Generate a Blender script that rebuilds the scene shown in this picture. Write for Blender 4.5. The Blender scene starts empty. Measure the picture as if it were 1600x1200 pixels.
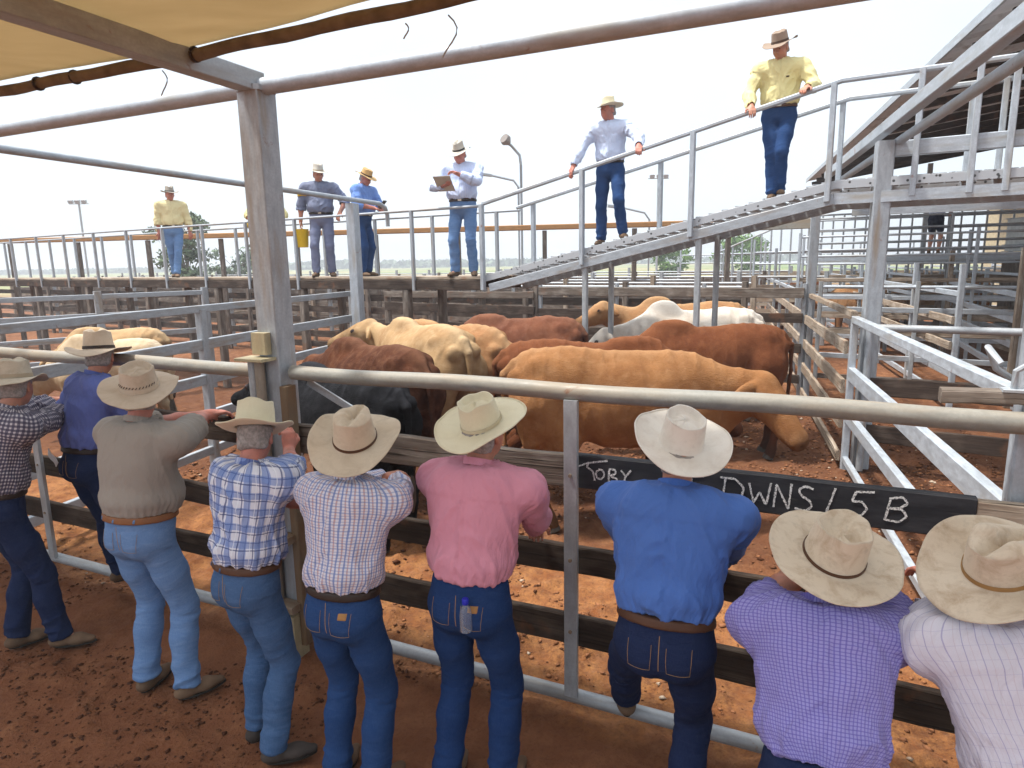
import bpy, bmesh, math, random
import numpy as np
from mathutils import Vector, Matrix, Euler
random.seed(7); RNG = np.random.default_rng(11)
R_ = math.radians
sc = bpy.context.scene
col = sc.collection
# ------------------------------------------------------------------ camera
H = 2.45; PITCH = R_(10.5); ROLL = R_(1.0)
fwd = np.array([0, math.cos(PITCH), -math.sin(PITCH)]); rt = np.array([1., 0, 0]); up = np.cross(rt, fwd)
Rv = rt*math.cos(ROLL)-up*math.sin(ROLL); Uv = rt*math.sin(ROLL)+up*math.cos(ROLL)
cam = bpy.data.cameras.new('camera'); co = bpy.data.objects.new('camera', cam); col.objects.link(co)
cam.sensor_width = 36; cam.lens = 1030/1600*36; cam.clip_start = .05; cam.clip_end = 6000
co.matrix_world = Matrix(((Rv[0], Uv[0], -fwd[0], 0), (Rv[1], Uv[1], -fwd[1], 0), (Rv[2], Uv[2], -fwd[2], H), (0, 0, 0, 1)))
sc.camera = co
# ------------------------------------------------------------------ light
SUN = Vector((-.385, .001, .93)).normalized()
w = bpy.data.worlds.new('World'); sc.world = w; w.use_nodes = True
nt = w.node_tree; bg = nt.nodes['Background']
sky = nt.nodes.new('ShaderNodeTexSky'); sky.sky_type = 'NISHITA'; sky.sun_disc = False
sky.sun_elevation = math.asin(SUN.z); sky.sun_rotation = math.atan2(SUN.x, SUN.y)
sky.dust_density = 3.0; sky.air_density = 1.0; sky.ozone_density = 1.0
veil = nt.nodes.new('ShaderNodeMix'); veil.data_type = 'RGBA'; veil.inputs[0].default_value = .72
vg = nt.nodes.new('ShaderNodeMix'); vg.data_type = 'RGBA'; vg.inputs[6].default_value = (5.7, 6.3, 6.85, 1); vg.inputs[7].default_value = (15., 15.3, 15.6, 1)   # thin cloud veil, brighter round the sun
nt.links.new(vg.outputs[2], veil.inputs[7])
tc = nt.nodes.new('ShaderNodeTexCoord'); nz = nt.nodes.new('ShaderNodeTexNoise'); nz.inputs['Scale'].default_value = 1.6
nz.inputs['Detail'].default_value = 5
mr = nt.nodes.new('ShaderNodeMapRange'); mr.inputs[1].default_value = .35; mr.inputs[2].default_value = .7; mr.inputs[3].default_value = .62; mr.inputs[4].default_value = .9
nt.links.new(tc.outputs['Generated'], nz.inputs['Vector']); nt.links.new(nz.outputs[0], mr.inputs[0]); nt.links.new(mr.outputs[0], veil.inputs[0])
dp = nt.nodes.new('ShaderNodeVectorMath'); dp.operation = 'DOT_PRODUCT'; dp.inputs[1].default_value = tuple(SUN); nt.links.new(tc.outputs['Generated'], dp.inputs[0])
mg = nt.nodes.new('ShaderNodeMapRange'); mg.inputs[1].default_value = .55; mg.inputs[2].default_value = 1.; nt.links.new(dp.outputs['Value'], mg.inputs[0]); nt.links.new(mg.outputs[0], vg.inputs[0])
nt.links.new(sky.outputs[0], veil.inputs[6]); nt.links.new(veil.outputs[2], bg.inputs[0]); bg.inputs[1].default_value = .125
sl = bpy.data.lights.new('sun', 'SUN'); sl.energy = 3.7; sl.angle = R_(6); sl.color = (1, .965, .91)
so = bpy.data.objects.new('sun', sl); col.objects.link(so); so.rotation_euler = (-SUN).to_track_quat('-Z', 'Y').to_euler()
sc.view_settings.view_transform = 'Standard'; sc.view_settings.look = 'None'; sc.view_settings.exposure = .70; sc.view_settings.gamma = 1
sc.render.engine = 'CYCLES'
# ------------------------------------------------------------------ noise
def _h(i, j, k, s):
    n = (i*374761393 + j*668265263 + k*2147483647 % 4294967291 + s*974711) & 0xffffffff
    n = ((n ^ (n >> 13))*1274126177) & 0xffffffff
    return ((n ^ (n >> 16)) & 0xffff)/65535.
def noise3(p, s=0):
    p = np.asarray(p, float); i = np.floor(p).astype(np.int64); f = p-i; f = f*f*(3-2*f)
    o = 0
    for a in (0, 1):
        for b in (0, 1):
            for c in (0, 1):
                wgt = (f[:, 0] if a else 1-f[:, 0])*(f[:, 1] if b else 1-f[:, 1])*(f[:, 2] if c else 1-f[:, 2])
                o = o+wgt*_h(i[:, 0]+a, i[:, 1]+b, i[:, 2]+c, s)
    return o
def fbm(p, s=0, n=3):
    t = 0; a = 1; q = np.asarray(p, float); z = 0
    for k in range(n): t = t+a*noise3(q, s+k*17); z += a; a *= .5; q = q*2.03+3.1
    return t/z
# ------------------------------------------------------------------ objects
def tag(o, label=None, cat=None, group=None, kind=None):
    if label: o['label'] = label
    if cat: o['category'] = cat
    if group: o['group'] = group
    if kind: o['kind'] = kind
    return o
def empty(name, loc, label, cat, group=None):
    o = bpy.data.objects.new(name, None); col.objects.link(o); o.location = Vector(loc); o.empty_display_size = .1
    return tag(o, label, cat, group)
def wloc(o):
    v = np.zeros(3)
    while o is not None: v += np.array(o.location); o = o.parent
    return v
def mkobj(name, V, Fc, mat, parent=None, smooth=True, pat=None, extra=None, origin=None, label=None, mats=None, midx=None):
    """V world coordinates; linked as one mesh object under parent"""
    V = np.asarray(V, float).reshape(-1, 3)
    base = wloc(parent) if parent is not None else (np.array(origin, float) if origin is not None else np.zeros(3))
    me = bpy.data.meshes.new(name)
    if isinstance(Fc, np.ndarray):
        k = Fc.shape[1]; m = len(Fc)
        me.vertices.add(len(V)); me.vertices.foreach_set('co', (V-base).astype(np.float32).ravel())
        me.loops.add(m*k); me.loops.foreach_set('vertex_index', Fc.astype(np.int32).ravel())
        me.polygons.add(m); me.polygons.foreach_set('loop_start', np.arange(0, m*k, k, dtype=np.int32))
        me.update(calc_edges=True)
    else:
        me.from_pydata((V-base).tolist(), [], [list(map(int, f)) for f in Fc])
    if smooth: me.polygons.foreach_set('use_smooth', np.ones(len(me.polygons), bool))
    for nm, A in (('pat', pat), ('ext', extra)):
        if A is not None:
            at = me.attributes.new(nm, 'FLOAT_VECTOR', 'POINT'); at.data.foreach_set('vector', np.asarray(A, np.float32).ravel())
    for m_ in (mats or [mat]): me.materials.append(m_)
    if midx is not None: me.polygons.foreach_set('material_index', np.asarray(midx, np.int32))
    me.validate(); o = bpy.data.objects.new(name, me); col.objects.link(o)
    if parent is not None: o.parent = parent
    elif origin is not None: o.location = Vector(base)
    if label: o['label'] = label
    return o
class MB:
    """collects swept bars and tubes into one mesh, writes board coordinates into 'pat'"""
    def __init__(s): s.V = []; s.F = []; s.P = []; s.n = 0
    def add(s, V, F, P=None):
        V = np.asarray(V, float); s.V.append(V); s.P.append(np.asarray(P, float) if P is not None else V.copy())
        s.F += [[i+s.n for i in f] for f in F]; s.n += len(V); return s
    def sweep(s, path, sec, upv=(0, 0, 1), closed=False, cap=True, scales=None, seg=None):
        path = [np.array(p, float) for p in path]; n = len(sec); off = RNG.random(3)*20
        upv = np.array(upv, float); rings = []; P = []; L = 0
        for i, p in enumerate(path):
            a = path[max(i-1, 0)]; b = path[min(i+1, len(path)-1)]
            if closed: a = path[i-1]; b = path[(i+1) % len(path)]
            t = b-a; t /= np.linalg.norm(t)
            u2 = upv-t*(upv@t)
            if np.linalg.norm(u2) < 1e-3: u2 = np.array([0, 1., 0])-t*t[1]
            u2 /= np.linalg.norm(u2); sd = np.cross(t, u2); k = 1 if scales is None else scales[i]
            if i: L += np.linalg.norm(p-path[i-1])
            for (x, y) in sec: rings.append(p+sd*x*k+u2*y*k); P.append((L+off[0], x+off[1], y+off[2]))
        F = []; m = len(path)
        for i in range(m-(0 if closed else 1)):
            for j in range(n):
                a = i*n+j; b = i*n+(j+1) % n; c = ((i+1) % m)*n+(j+1) % n; d = ((i+1) % m)*n+j
                F.append([a, b, c, d])
        if cap and not closed: F.append(list(range(n))[::-1]); F.append(list(range((m-1)*n, m*n)))
        return s.add(rings, F, P)
    def box(s, a, b, w_, h_, upv=(0, 0, 1), bev=None):
        bv = bev if bev is not None else min(w_, h_)*.12
        x = w_/2; y = h_/2
        sec = [(-x+bv, -y), (x-bv, -y), (x, -y+bv), (x, y-bv), (x-bv, y), (-x+bv, y), (-x, y-bv), (-x, -y+bv)]
        return s.sweep([a, b], sec, upv)
    def plank(s, a, b, w_, h_, upv=(0, 0, 1), rough=.004, n=14):
        """weathered board: worn, slightly wavy edges"""
        a = np.array(a, float); b = np.array(b, float); L = np.linalg.norm(b-a); n = max(3, min(n*3, int(L/.12)))
        x = w_/2; y = h_/2; bv = min(x, y)*.3
        sec0 = [(-x+bv, -y), (x-bv, -y), (x, -y+bv), (x, y-bv), (x-bv, y), (-x+bv, y), (-x, y-bv), (-x, -y+bv)]
        s.sweep([a+(b-a)*i/n for i in range(n+1)], sec0, upv)
        V = s.V[-1]; q = np.c_[V[:, 0]*3, V[:, 1]*3, V[:, 2]*3+RNG.random()*9]
        V[:, 2] += (noise3(q*1.7, 3)-.5)*rough*3; d = (b-a)/L; sd = np.cross(d, [0, 0, 1.])
        V += sd*((noise3(q*1.3, 8)-.5)*rough*2)[:, None]
        return s
    def tube(s, path, r, n=14, closed=False, scales=None, upv=(0, 0, 1), cap=True):
        sec = [(r*math.cos(2*math.pi*k/n), r*math.sin(2*math.pi*k/n)) for k in range(n)]
        return s.sweep(path, sec, upv, closed, cap, scales)
    def build(s, name, mat, parent=None, smooth=False, label=None, origin=None, mats=None, midx=None):
        o = mkobj(name, np.vstack(s.V), s.F, mat, parent, False, np.vstack(s.P), label=label, origin=origin, mats=mats, midx=midx)
        if smooth:
            me = o.data; me.polygons.foreach_set('use_smooth', np.ones(len(me.polygons), bool))
            try: me.set_sharp_from_angle(angle=R_(38))
            except Exception: pass
        return o
# ------------------------------------------------------------------ SDF modelling
BIG = 1.0
def unit(v): v = np.array(v, float); return v/np.linalg.norm(v)
def cone(a, b, ra, rb, k=.03, flat=None, op='+', ff=1.):
    """round cone a->b; flat=(axis, factor) squashes the section along axis"""
    return dict(t='c', a=np.array(a, float), b=np.array(b, float), ra=ra, rb=rb, k=k, flat=flat, op=op)
def ell(c, r, k=.03, rot=None, op='+'):
    return dict(t='e', a=np.array(c, float), r=np.array(r, float), rot=None if rot is None else np.array(rot, float), k=k, op=op)
def cut(c, n, rad=9., k=.004):   # removes what lies on the +n side of c, within rad
    return dict(t='p', a=np.array(c, float), n=unit(n), rad=rad, k=k, op='cut')
def bbox(p):
    if p['t'] == 'c':
        f = max(1, p['flat'][1]) if p['flat'] is not None else 1
        r = max(p['ra'], p['rb'])*f; return np.minimum(p['a'], p['b'])-r, np.maximum(p['a'], p['b'])+r
    if p['t'] == 'e': r = p['r'] if p['rot'] is None else np.full(3, p['r'].max()); return p['a']-r, p['a']+r
    return p['a']-p['rad'], p['a']+p['rad']
def ev(p, X):
    if p['t'] == 'e':
        q = X-p['a']
        if p['rot'] is not None: q = q@p['rot'].T      # rows of rot = local axes
        k0 = np.sqrt(((q/p['r'])**2).sum(-1)); k1 = np.sqrt(((q/p['r']**2)**2).sum(-1))+1e-9
        return k0*(k0-1)/k1
    if p['t'] == 'p': return (X-p['a'])@p['n']
    a, b = p['a'], p['b']; q = X-a; ba = b-a; sc_ = 1
    if p['flat'] is not None:
        ax, f = np.array(p['flat'][0], float), p['flat'][1]
        q = q+(q@ax)[..., None]*ax*(1/f-1); ba = ba+ax*(ba@ax)*(1/f-1); sc_ = min(f, 1)
    l2 = ba@ba; h = np.clip((q@ba)/l2, 0, 1)
    # slight correction so radius follows a true cone
    d = np.sqrt(((q-h[..., None]*ba)**2).sum(-1)); return (d-(p['ra']+(p['rb']-p['ra'])*h))*sc_
def sdf_mesh(prims, h, smooth=1):
    lo = np.full(3, 1e9); hi = -lo
    for p in prims:
        if p['op'] == '+': a, b = bbox(p); lo = np.minimum(lo, a); hi = np.maximum(hi, b)
    lo -= 3*h+.02; hi += 3*h+.02; N = np.ceil((hi-lo)/h).astype(int)+1
    D = np.full(N, BIG, np.float32)
    ax = [lo[i]+np.arange(N[i])*h for i in range(3)]
    for p in prims:
        a, b = bbox(p); m = p['k']+2.5*h
        i0 = np.clip(np.floor((a-m-lo)/h).astype(int), 0, N); i1 = np.clip(np.ceil((b+m-lo)/h).astype(int)+1, 0, N)
        if (i1 <= i0).any(): continue
        sl_ = tuple(slice(i0[i], i1[i]) for i in range(3))
        X = np.stack(np.meshgrid(*[ax[i][sl_[i]] for i in range(3)], indexing='ij'), -1)
        d = ev(p, X); A = D[sl_]; k = p['k']
        if p['op'] == '+':
            hh = np.maximum(k-np.abs(A-d), 0)/k; D[sl_] = np.minimum(A, d)-hh*hh*k*.25
        else:
            if p['op'] == '-': d = -d
            else:
                inr = (((X-p['a'])**2).sum(-1) < p['rad']**2); d = np.where(inr, d, -BIG)
            hh = np.maximum(k-np.abs(A-d), 0)/k; D[sl_] = np.maximum(A, d)+hh*hh*k*.25
    S = D < 0
    c = np.zeros(N-1, np.int8)
    for i in (0, 1):
        for j in (0, 1):
            for k in (0, 1): c += S[i:N[0]-1+i, j:N[1]-1+j, k:N[2]-1+k]
    act = (c > 0) & (c < 8); idx = np.full(N-1, -1, np.int64); I = np.argwhere(act); idx[act] = np.arange(len(I))
    acc = np.zeros((len(I), 3)); cnt = np.zeros(len(I))
    C8 = [(i, j, k) for i in (0, 1) for j in (0, 1) for k in (0, 1)]
    val = {q: D[I[:, 0]+q[0], I[:, 1]+q[1], I[:, 2]+q[2]].astype(float) for q in C8}
    for q in C8:
        for a_ in range(3):
            if q[a_] == 0:
                q2 = list(q); q2[a_] = 1; q2 = tuple(q2); v0 = val[q]; v1 = val[q2]; m = (v0 < 0) != (v1 < 0)
                t = np.where(m, v0/np.where(m, v0-v1, 1), 0); pt = np.tile(np.array(q, float), (len(I), 1)); pt[:, a_] = t
                acc[m] += pt[m]; cnt[m] += 1
    V = lo+(I+acc/cnt[:, None])*h
    F = []
    for a_ in range(3):
        o1, o2 = [(1, 2), (2, 0), (0, 1)][a_]
        s0 = [slice(None)]*3; s1 = [slice(None)]*3; s0[a_] = slice(0, N[a_]-1); s1[a_] = slice(1, N[a_])
        s0[o1] = s1[o1] = slice(1, N[o1]-1); s0[o2] = s1[o2] = slice(1, N[o2]-1)
        A = S[tuple(s0)]; B = S[tuple(s1)]
        for pos, msk in ((True, A & ~B), (False, ~A & B)):
            e = np.argwhere(msk)
            if not len(e): continue
            e[:, o1] += 1; e[:, o2] += 1
            def at(d1, d2):
                g = e.copy(); g[:, o1] += d1; g[:, o2] += d2; return idx[g[:, 0], g[:, 1], g[:, 2]]
            q = np.stack([at(-1, -1), at(0, -1), at(0, 0), at(-1, 0)], 1)
            F.append(q if pos else q[:, ::-1])
    F = np.vstack(F); F = F[(F >= 0).all(1)]
    for _ in range(smooth): V = lap(V, F, .5)
    return V, F
def lap(V, F, a):
    E = np.vstack([F[:, [0, 1]], F[:, [1, 2]], F[:, [2, 3]], F[:, [3, 0]]])
    s = np.zeros_like(V); n = np.zeros(len(V))
    for k in range(3): s[:, k] = np.bincount(E[:, 0], V[E[:, 1], k], len(V))+np.bincount(E[:, 1], V[E[:, 0], k], len(V))
    n = np.bincount(E[:, 0], minlength=len(V))+np.bincount(E[:, 1], minlength=len(V)); n = np.maximum(n, 1)
    return V*(1-a)+s/n[:, None]*a
def vnorm(V, F):
    fn = np.cross(V[F[:, 2]]-V[F[:, 0]], V[F[:, 3]]-V[F[:, 1]]); N = np.zeros_like(V)
    for j in range(4):
        for k in range(3): N[:, k] += np.bincount(F[:, j], fn[:, k], len(V))
    return N/np.maximum(np.linalg.norm(N, axis=1), 1e-9)[:, None]
def bones_pat(V, bones):
    """bones: (a, b, r, side, planar) -> pattern coordinates from the nearest bone"""
    best = np.full(len(V), 1e9); P = np.zeros((len(V), 3)); W = np.zeros(len(V), int)
    for bi, (a, b, r, sd, planar) in enumerate(bones):
        a = np.array(a, float); b = np.array(b, float); ba = b-a; L = np.linalg.norm(ba); t = ba/L
        q = V-a; h = np.clip(q@t, 0, L); d = np.linalg.norm(q-h[:, None]*t, axis=1)-r
        sd_ = unit(np.array(sd, float)-t*(np.array(sd, float)@t)); fr = np.cross(t, sd_)
        x = q@sd_; y = q@fr
        A = np.c_[x, q@t, y] if planar else np.c_[np.arctan2(x, y)*r+bi*.37, q@t+bi*.213, np.hypot(x, y)]
        m = d < best
        if not planar: m &= d < .03
        best[m] = d[m]; P[m] = A[m]; W[m] = bi
    return P, W
# ------------------------------------------------------------------ materials
class NT:
    def __init__(s, name, rough=.7, metal=0., spec=.4):
        s.m = bpy.data.materials.new(name); s.m.use_nodes = True; s.t = s.m.node_tree; s.b = s.t.nodes['Principled BSDF']
        s.b.inputs['Roughness'].default_value = rough; s.b.inputs['Metallic'].default_value = metal; s.b.inputs['Specular IOR Level'].default_value = spec
        s.att = None
    def n(s, ty, **kw):
        o = s.t.nodes.new('ShaderNode'+ty)
        for k, v in kw.items(): setattr(o, k, v)
        return o
    def put(s, sock, v):
        if hasattr(v, 'links') or isinstance(v, bpy.types.NodeSocket): s.t.links.new(v, sock)
        else: sock.default_value = (tuple(v)+(1,))[:4] if (isinstance(v, (tuple, list)) and sock.type == 'RGBA') else v
    def attr(s, nm='pat'): return s.n('Attribute', attribute_name=nm).outputs['Vector']
    def obj(s): return s.n('TexCoord').outputs['Object']
    def scale(s, v, sx, sy, sz):
        o = s.n('Vector_Math' if 0 else 'VectorMath', operation='MULTIPLY'); s.put(o.inputs[0], v); o.inputs[1].default_value = (sx, sy, sz); return o.outputs[0]
    def noise(s, v, sc_=5, det=4, rough=.55, dist=0):
        o = s.n('TexNoise'); s.put(o.inputs['Vector'], v); o.inputs['Scale'].default_value = sc_; o.inputs['Detail'].default_value = det
        o.inputs['Roughness'].default_value = rough; o.inputs['Distortion'].default_value = dist; return o.outputs[0]
    def rng(s, v, a, b, c=0., d=1.):
        o = s.n('MapRange'); s.put(o.inputs[0], v)
        for i, x in enumerate((a, b, c, d)): o.inputs[i+1].default_value = x
        return o.outputs[0]
    def mix(s, f, a, b, blend='MIX'):
        o = s.n('Mix', data_type='RGBA', blend_type=blend); s.put(o.inputs[0], f); s.put(o.inputs[6], a); s.put(o.inputs[7], b); return o.outputs[2]
    def math(s, op, a, b=0.):
        o = s.n('Math', operation=op); s.put(o.inputs[0], a); s.put(o.inputs[1], b); return o.outputs[0]
    def sep(s, v):
        o = s.n('SeparateXYZ'); s.put(o.inputs[0], v); return o.outputs
    def bump(s, hgt, st=.3, dist=.01, nrm=None):
        o = s.n('Bump'); o.inputs['Strength'].default_value = st; o.inputs['Distance'].default_value = dist; s.put(o.inputs['Height'], hgt)
        if nrm is not None: s.put(o.inputs['Normal'], nrm)
        s.t.links.new(o.outputs[0], s.b.inputs['Normal']); return o.outputs[0]
    def color(s, v): s.put(s.b.inputs['Base Color'], v); return s
    def set(s, k, v): s.put(s.b.inputs[k], v); return s
def c3(*a): return tuple(a)
def hexc(r, g, b):
    f = lambda x: ((x/255+.055)/1.055)**2.4 if x > 10 else x/255/12.92
    return (f(r), f(g), f(b))
def galv(name, base=(.40, .42, .44), dirt=.35, dirtcol=(.26, .19, .12), metal=.25, rough=.48):
    m = NT(name, rough, metal, .5); p = m.attr()
    a = m.noise(m.scale(p, 3, 9, 9), 3, 5, .6); b = m.noise(m.scale(p, .6, 4, 4), 2.2, 4, .6); c = m.noise(p, 60, 2)
    x = m.mix(m.rng(a, .3, .7), tuple(v*.78 for v in base), tuple(min(v*1.15, .9) for v in base))
    x = m.mix(m.rng(c, .45, .6, 0, .25), x, tuple(v*.7 for v in base))
    x = m.mix(m.rng(b, .62-dirt*.4, .80-dirt*.2, 0, .85), x, dirtcol)
    r = m.noise(p, 7, 6, .7, .6); x = m.mix(m.rng(r, .66-.06*dirt, .72, 0, .7), x, (.22, .08, .03))
    m.color(x); m.set('Roughness', m.rng(a, .3, .7, rough-.08, rough+.2)); m.bump(m.noise(p, 45, 4), .12, .004); return m.m
def timber(name, a=(.20, .165, .135), b=(.10, .075, .06), pale=(.34, .30, .26), rough=.9):
    m = NT(name, rough, 0, .2); p = m.attr()
    g = m.noise(m.scale(p, 1.1, 38, 38), 1.6, 6, .65, .35); k = m.noise(m.scale(p, 2.2, 6, 6), 1.4, 4); cr = m.noise(m.scale(p, .9, 70, 55), 1.5, 3, .5, .2)
    x = m.mix(m.rng(g, .3, .72), b, a); x = m.mix(m.rng(k, .48, .72, 0, .75), x, pale); x = m.mix(m.rng(cr, .60, .66, 0, .85), x, (.03, .022, .017))
    st = m.noise(p, 3.5, 5, .6); x = m.mix(m.rng(st, .58, .72, 0, .6), x, (.20, .085, .04))
    m.color(x); m.bump(m.math('SUBTRACT', g, m.rng(cr, .58, .66)), .75, .006); return m.m
GALV = galv('galvanised_steel', (.36, .39, .42), .25); GALVB = galv('bright_galvanised_steel', (.42, .46, .50), .25, (.32, .29, .24)); GALVD = galv('dirty_galvanised_steel', (.37, .39, .405), .2, (.25, .23, .20))
CREAM = galv('dusty_painted_pipe', (.27, .265, .235), .5, (.30, .235, .16), .05, .55); RUSTY = galv('rusty_brown_steel', (.20, .155, .10), .9, (.17, .09, .04), .1, .7)
YELP = galv('worn_yellow_paint', (.42, .36, .22), .35, (.38, .28, .16), 0, .6)
TIMB = timber('weathered_timber'); TIMBD = timber('dark_weathered_timber', (.075, .052, .040), (.03, .021, .017), (.13, .10, .08)); TIMBK = timber('blackened_timber', (.060, .041, .030), (.024, .016, .012), (.12, .09, .068)); TIMBP = timber('pale_weathered_timber', (.36, .29, .22), (.21, .155, .11), (.5, .43, .35))
ORNG = galv('orange_ochre_beam', (.42, .215, .075), .45, (.34, .16, .06), 0, .7)
def plain(name, c, rough=.8, bump=0, var=.15, sc_=8, metal=0, spec=.3):
    m = NT(name, rough, metal, spec); p = m.obj(); n = m.noise(p, sc_, 5)
    m.color(m.mix(m.rng(n, .3, .7), tuple(x*(1-var) for x in c), tuple(min(1, x*(1+var)) for x in c)))
    if bump: m.bump(m.noise(p, sc_*12, 4), bump, .003)
    return m.m
def blackboard():
    m = NT('black_painted_board', .75, 0, .3); p = m.attr(); n = m.noise(m.scale(p, 1.5, 5, 5), 2, 6, .65); g = m.noise(m.scale(p, 2, 30, 30), 2, 4)
    x = m.mix(m.rng(n, .4, .75), (.018, .019, .023), (.05, .05, .056)); x = m.mix(m.rng(g, .62, .74, 0, .5), x, (.11, .10, .09)); m.color(x); m.bump(g, .35, .003); return m.m
BLACKB = blackboard()
def chalkm():
    m = NT('white_chalk', .95, 0, .1); n = m.noise(m.obj(), 160, 3, .7); m.color(m.mix(m.rng(n, .42, .62), (.80, .80, .78), (.16, .16, .17))); return m.m
CHALK = chalkm()
# cloth ---------------------------------------------------------------
def cloth(name, base, stripes=(), bump=.35, rough=.9, var=.10, fold=.5):
    """stripes: (axis 0/1, period m, phase, width fraction, colour, opacity)"""
    m = NT(name, rough, 0, .15); p = m.attr(); s_ = m.sep(p)
    wob = m.math('MULTIPLY', m.math('SUBTRACT', m.noise(p, 6, 2), .5), .018)
    ax = [m.math('ADD', s_[0], wob), m.math('ADD', s_[1], wob)]; x = base
    for (a, per, ph, wd, c, op) in stripes:
        f = m.math('FRACT', m.math('ADD', m.math('MULTIPLY', ax[a], 1/per), ph+40)); k = m.math('LESS_THAN', f, wd)
        x = m.mix(m.math('MULTIPLY', k, op), x, c)
    n = m.noise(p, 4, 5, .6); x = m.mix(m.rng(n, .35, .7, 0, var), x, tuple(v*.45 for v in base))
    m.color(x); f1 = m.noise(m.scale(p, 12, 5, 8), 1.3, 4, .5, 1.2); wv = m.noise(p, 420, 1)
    f2 = m.noise(m.scale(p, 26, 9, 14), 1.2, 3, .5, 1.6); h = m.math('ADD', m.math('ADD', m.math('MULTIPLY', f1, fold), m.math('MULTIPLY', f2, fold*.5)), m.math('MULTIPLY', wv, .03)); m.bump(h, bump*1.7, .035)
    m.b.inputs['Sheen Weight'].default_value = .08; return m.m
def denim(name, base, fade=.5, light=None):
    m = NT(name, .92, 0, .1); p = m.attr(); light = light or tuple(min(1, v*2.1+.03) for v in base)
    n = m.noise(m.scale(p, 7, 26, 8), 1.4, 6, .7, 1.0); tw = m.noise(m.scale(p, 500, 60, 100), 1, 2); big = m.noise(p, 2.5, 3)
    f = m.math('ADD', m.math('MULTIPLY', m.rng(n, .45, .8), fade*.8), m.math('MULTIPLY', m.rng(tw, .35, .7), .18))
    x = m.mix(f, base, light); x = m.mix(m.rng(big, .5, .75, 0, .1), x, tuple(v*.55 for v in base)); m.color(x)
    m.bump(m.math('ADD', m.math('MULTIPLY', n, .8), m.math('MULTIPLY', tw, .05)), .45, .02); return m.m
def skin(name='skin', base=(.46, .22, .145)):
    m = NT(name, .55, 0, .4); p = m.obj(); n = m.noise(p, 14, 5, .6); k = m.noise(p, 70, 3)
    x = m.mix(m.rng(n, .35, .68), tuple(v*.8 for v in base), (min(base[0]*1.22, 1), base[1]*1.05, base[2])); x = m.mix(m.rng(k, .6, .75, 0, .35), x, (base[0]*.6, base[1]*.42, base[2]*.35))
    m.color(x); m.b.inputs['Subsurface Weight'].default_value = .08; m.b.inputs['Subsurface Radius'].default_value = (.01, .004, .002); m.bump(k, .25, .002); return m.m
SKIN = skin('weathered_skin'); SKINP = skin('pale_skin', (.56, .31, .22)); SKINR = skin('ruddy_skin', (.47, .20, .15))
def felt(name, base, dirt=(.30, .22, .14), amt=.5):
    m = NT(name, .93, 0, .12); p = m.obj(); n = m.noise(p, 11, 6, .7, .5); k = m.noise(p, 34, 4, .6)
    x = m.mix(m.rng(n, .46, .72, 0, amt*.75), base, dirt); x = m.mix(m.rng(k, .58, .72, 0, amt*.6), x, tuple(v*.72 for v in base)); m.color(x)
    m.bump(m.math('ADD', m.noise(p, 12, 3), m.math('MULTIPLY', m.noise(p, 220, 3), .12)), .28, .012); m.b.inputs['Sheen Weight'].default_value = .1; return m.m
LEATH = plain('brown_leather', (.085, .038, .02), .55, .3); LEATHD = plain('dark_leather', (.03, .018, .013), .5, .3); LEATHT = plain('tan_leather', (.22, .09, .035), .55, .3)
BOOT = plain('dusty_boot_leather', (.14, .085, .05), .8, .4, .35); BOOTD = plain('dark_boot_leather', (.05, .038, .032), .75, .4, .3); SOLE = plain('boot_sole', (.03, .025, .02), .9)
HAIRG = plain('grey_hair', (.30, .27, .25), .8, .8, .35, 60); HAIRB = plain('brown_hair', (.07, .04, .025), .7, .8, .35, 60)
PAPER = plain('white_paper', (.78, .79, .80), .8, 0, .04); TAN = plain('leather_patch_tan', (.33, .17, .06), .7, .2); EYE = plain('eye_dark', (.03, .02, .02), .2)
THREAD = plain('stitching_thread', (.33, .2, .09), .9, 0, .1, 60); BRASS = plain('rivet_brass', (.6, .55, .45), .35, 0, .1, 8, .8)
# ------------------------------------------------------------------ fence frame: s along the rail, t through it, z up
FU = np.array([.9091, -.4165, 0]); FN = np.array([.4165, .9091, 0]); FP = np.array([-.65, 3.65, 0])
def fc(s, t, z=0.): return FP+FU*s+FN*t+np.array([0, 0, z])
from mathutils.bvhtree import BVHTree
def patch_on(V, F, c, dirv, upv, outline, name, mat, parent, off=.003, n=9, label=None):
    """a thin sheet laid on a surface: outline(u,v in -1..1)->(x,y) metres; projected along dirv"""
    bt = BVHTree.FromPolygons([Vector(v) for v in V], F.tolist()); dirv = unit(dirv); upv = unit(np.array(upv)-dirv*(dirv@upv)); sd = np.cross(dirv, upv)
    G = []; ok = []
    for i in range(n):
        for j in range(n):
            x, y = outline(2*i/(n-1)-1, 2*j/(n-1)-1); o = c+sd*x+upv*y-dirv*.25
            h = bt.ray_cast(Vector(o), Vector(dirv), .6)
            if h[0] is None: return None
            e = max(abs(2*i/(n-1)-1), abs(2*j/(n-1)-1)); G.append(np.array(h[0])-dirv*(off if e < .99 else -.002))
    Fq = [[i*n+j, (i+1)*n+j, (i+1)*n+j+1, i*n+j+1] for i in range(n-1) for j in range(n-1)]
    G = np.array(G); P = np.c_[(G-c)@sd, (G-c)@upv, np.zeros(len(G))]
    return mkobj(name, G, Fq, mat, parent, True, P, label=label)
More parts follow.
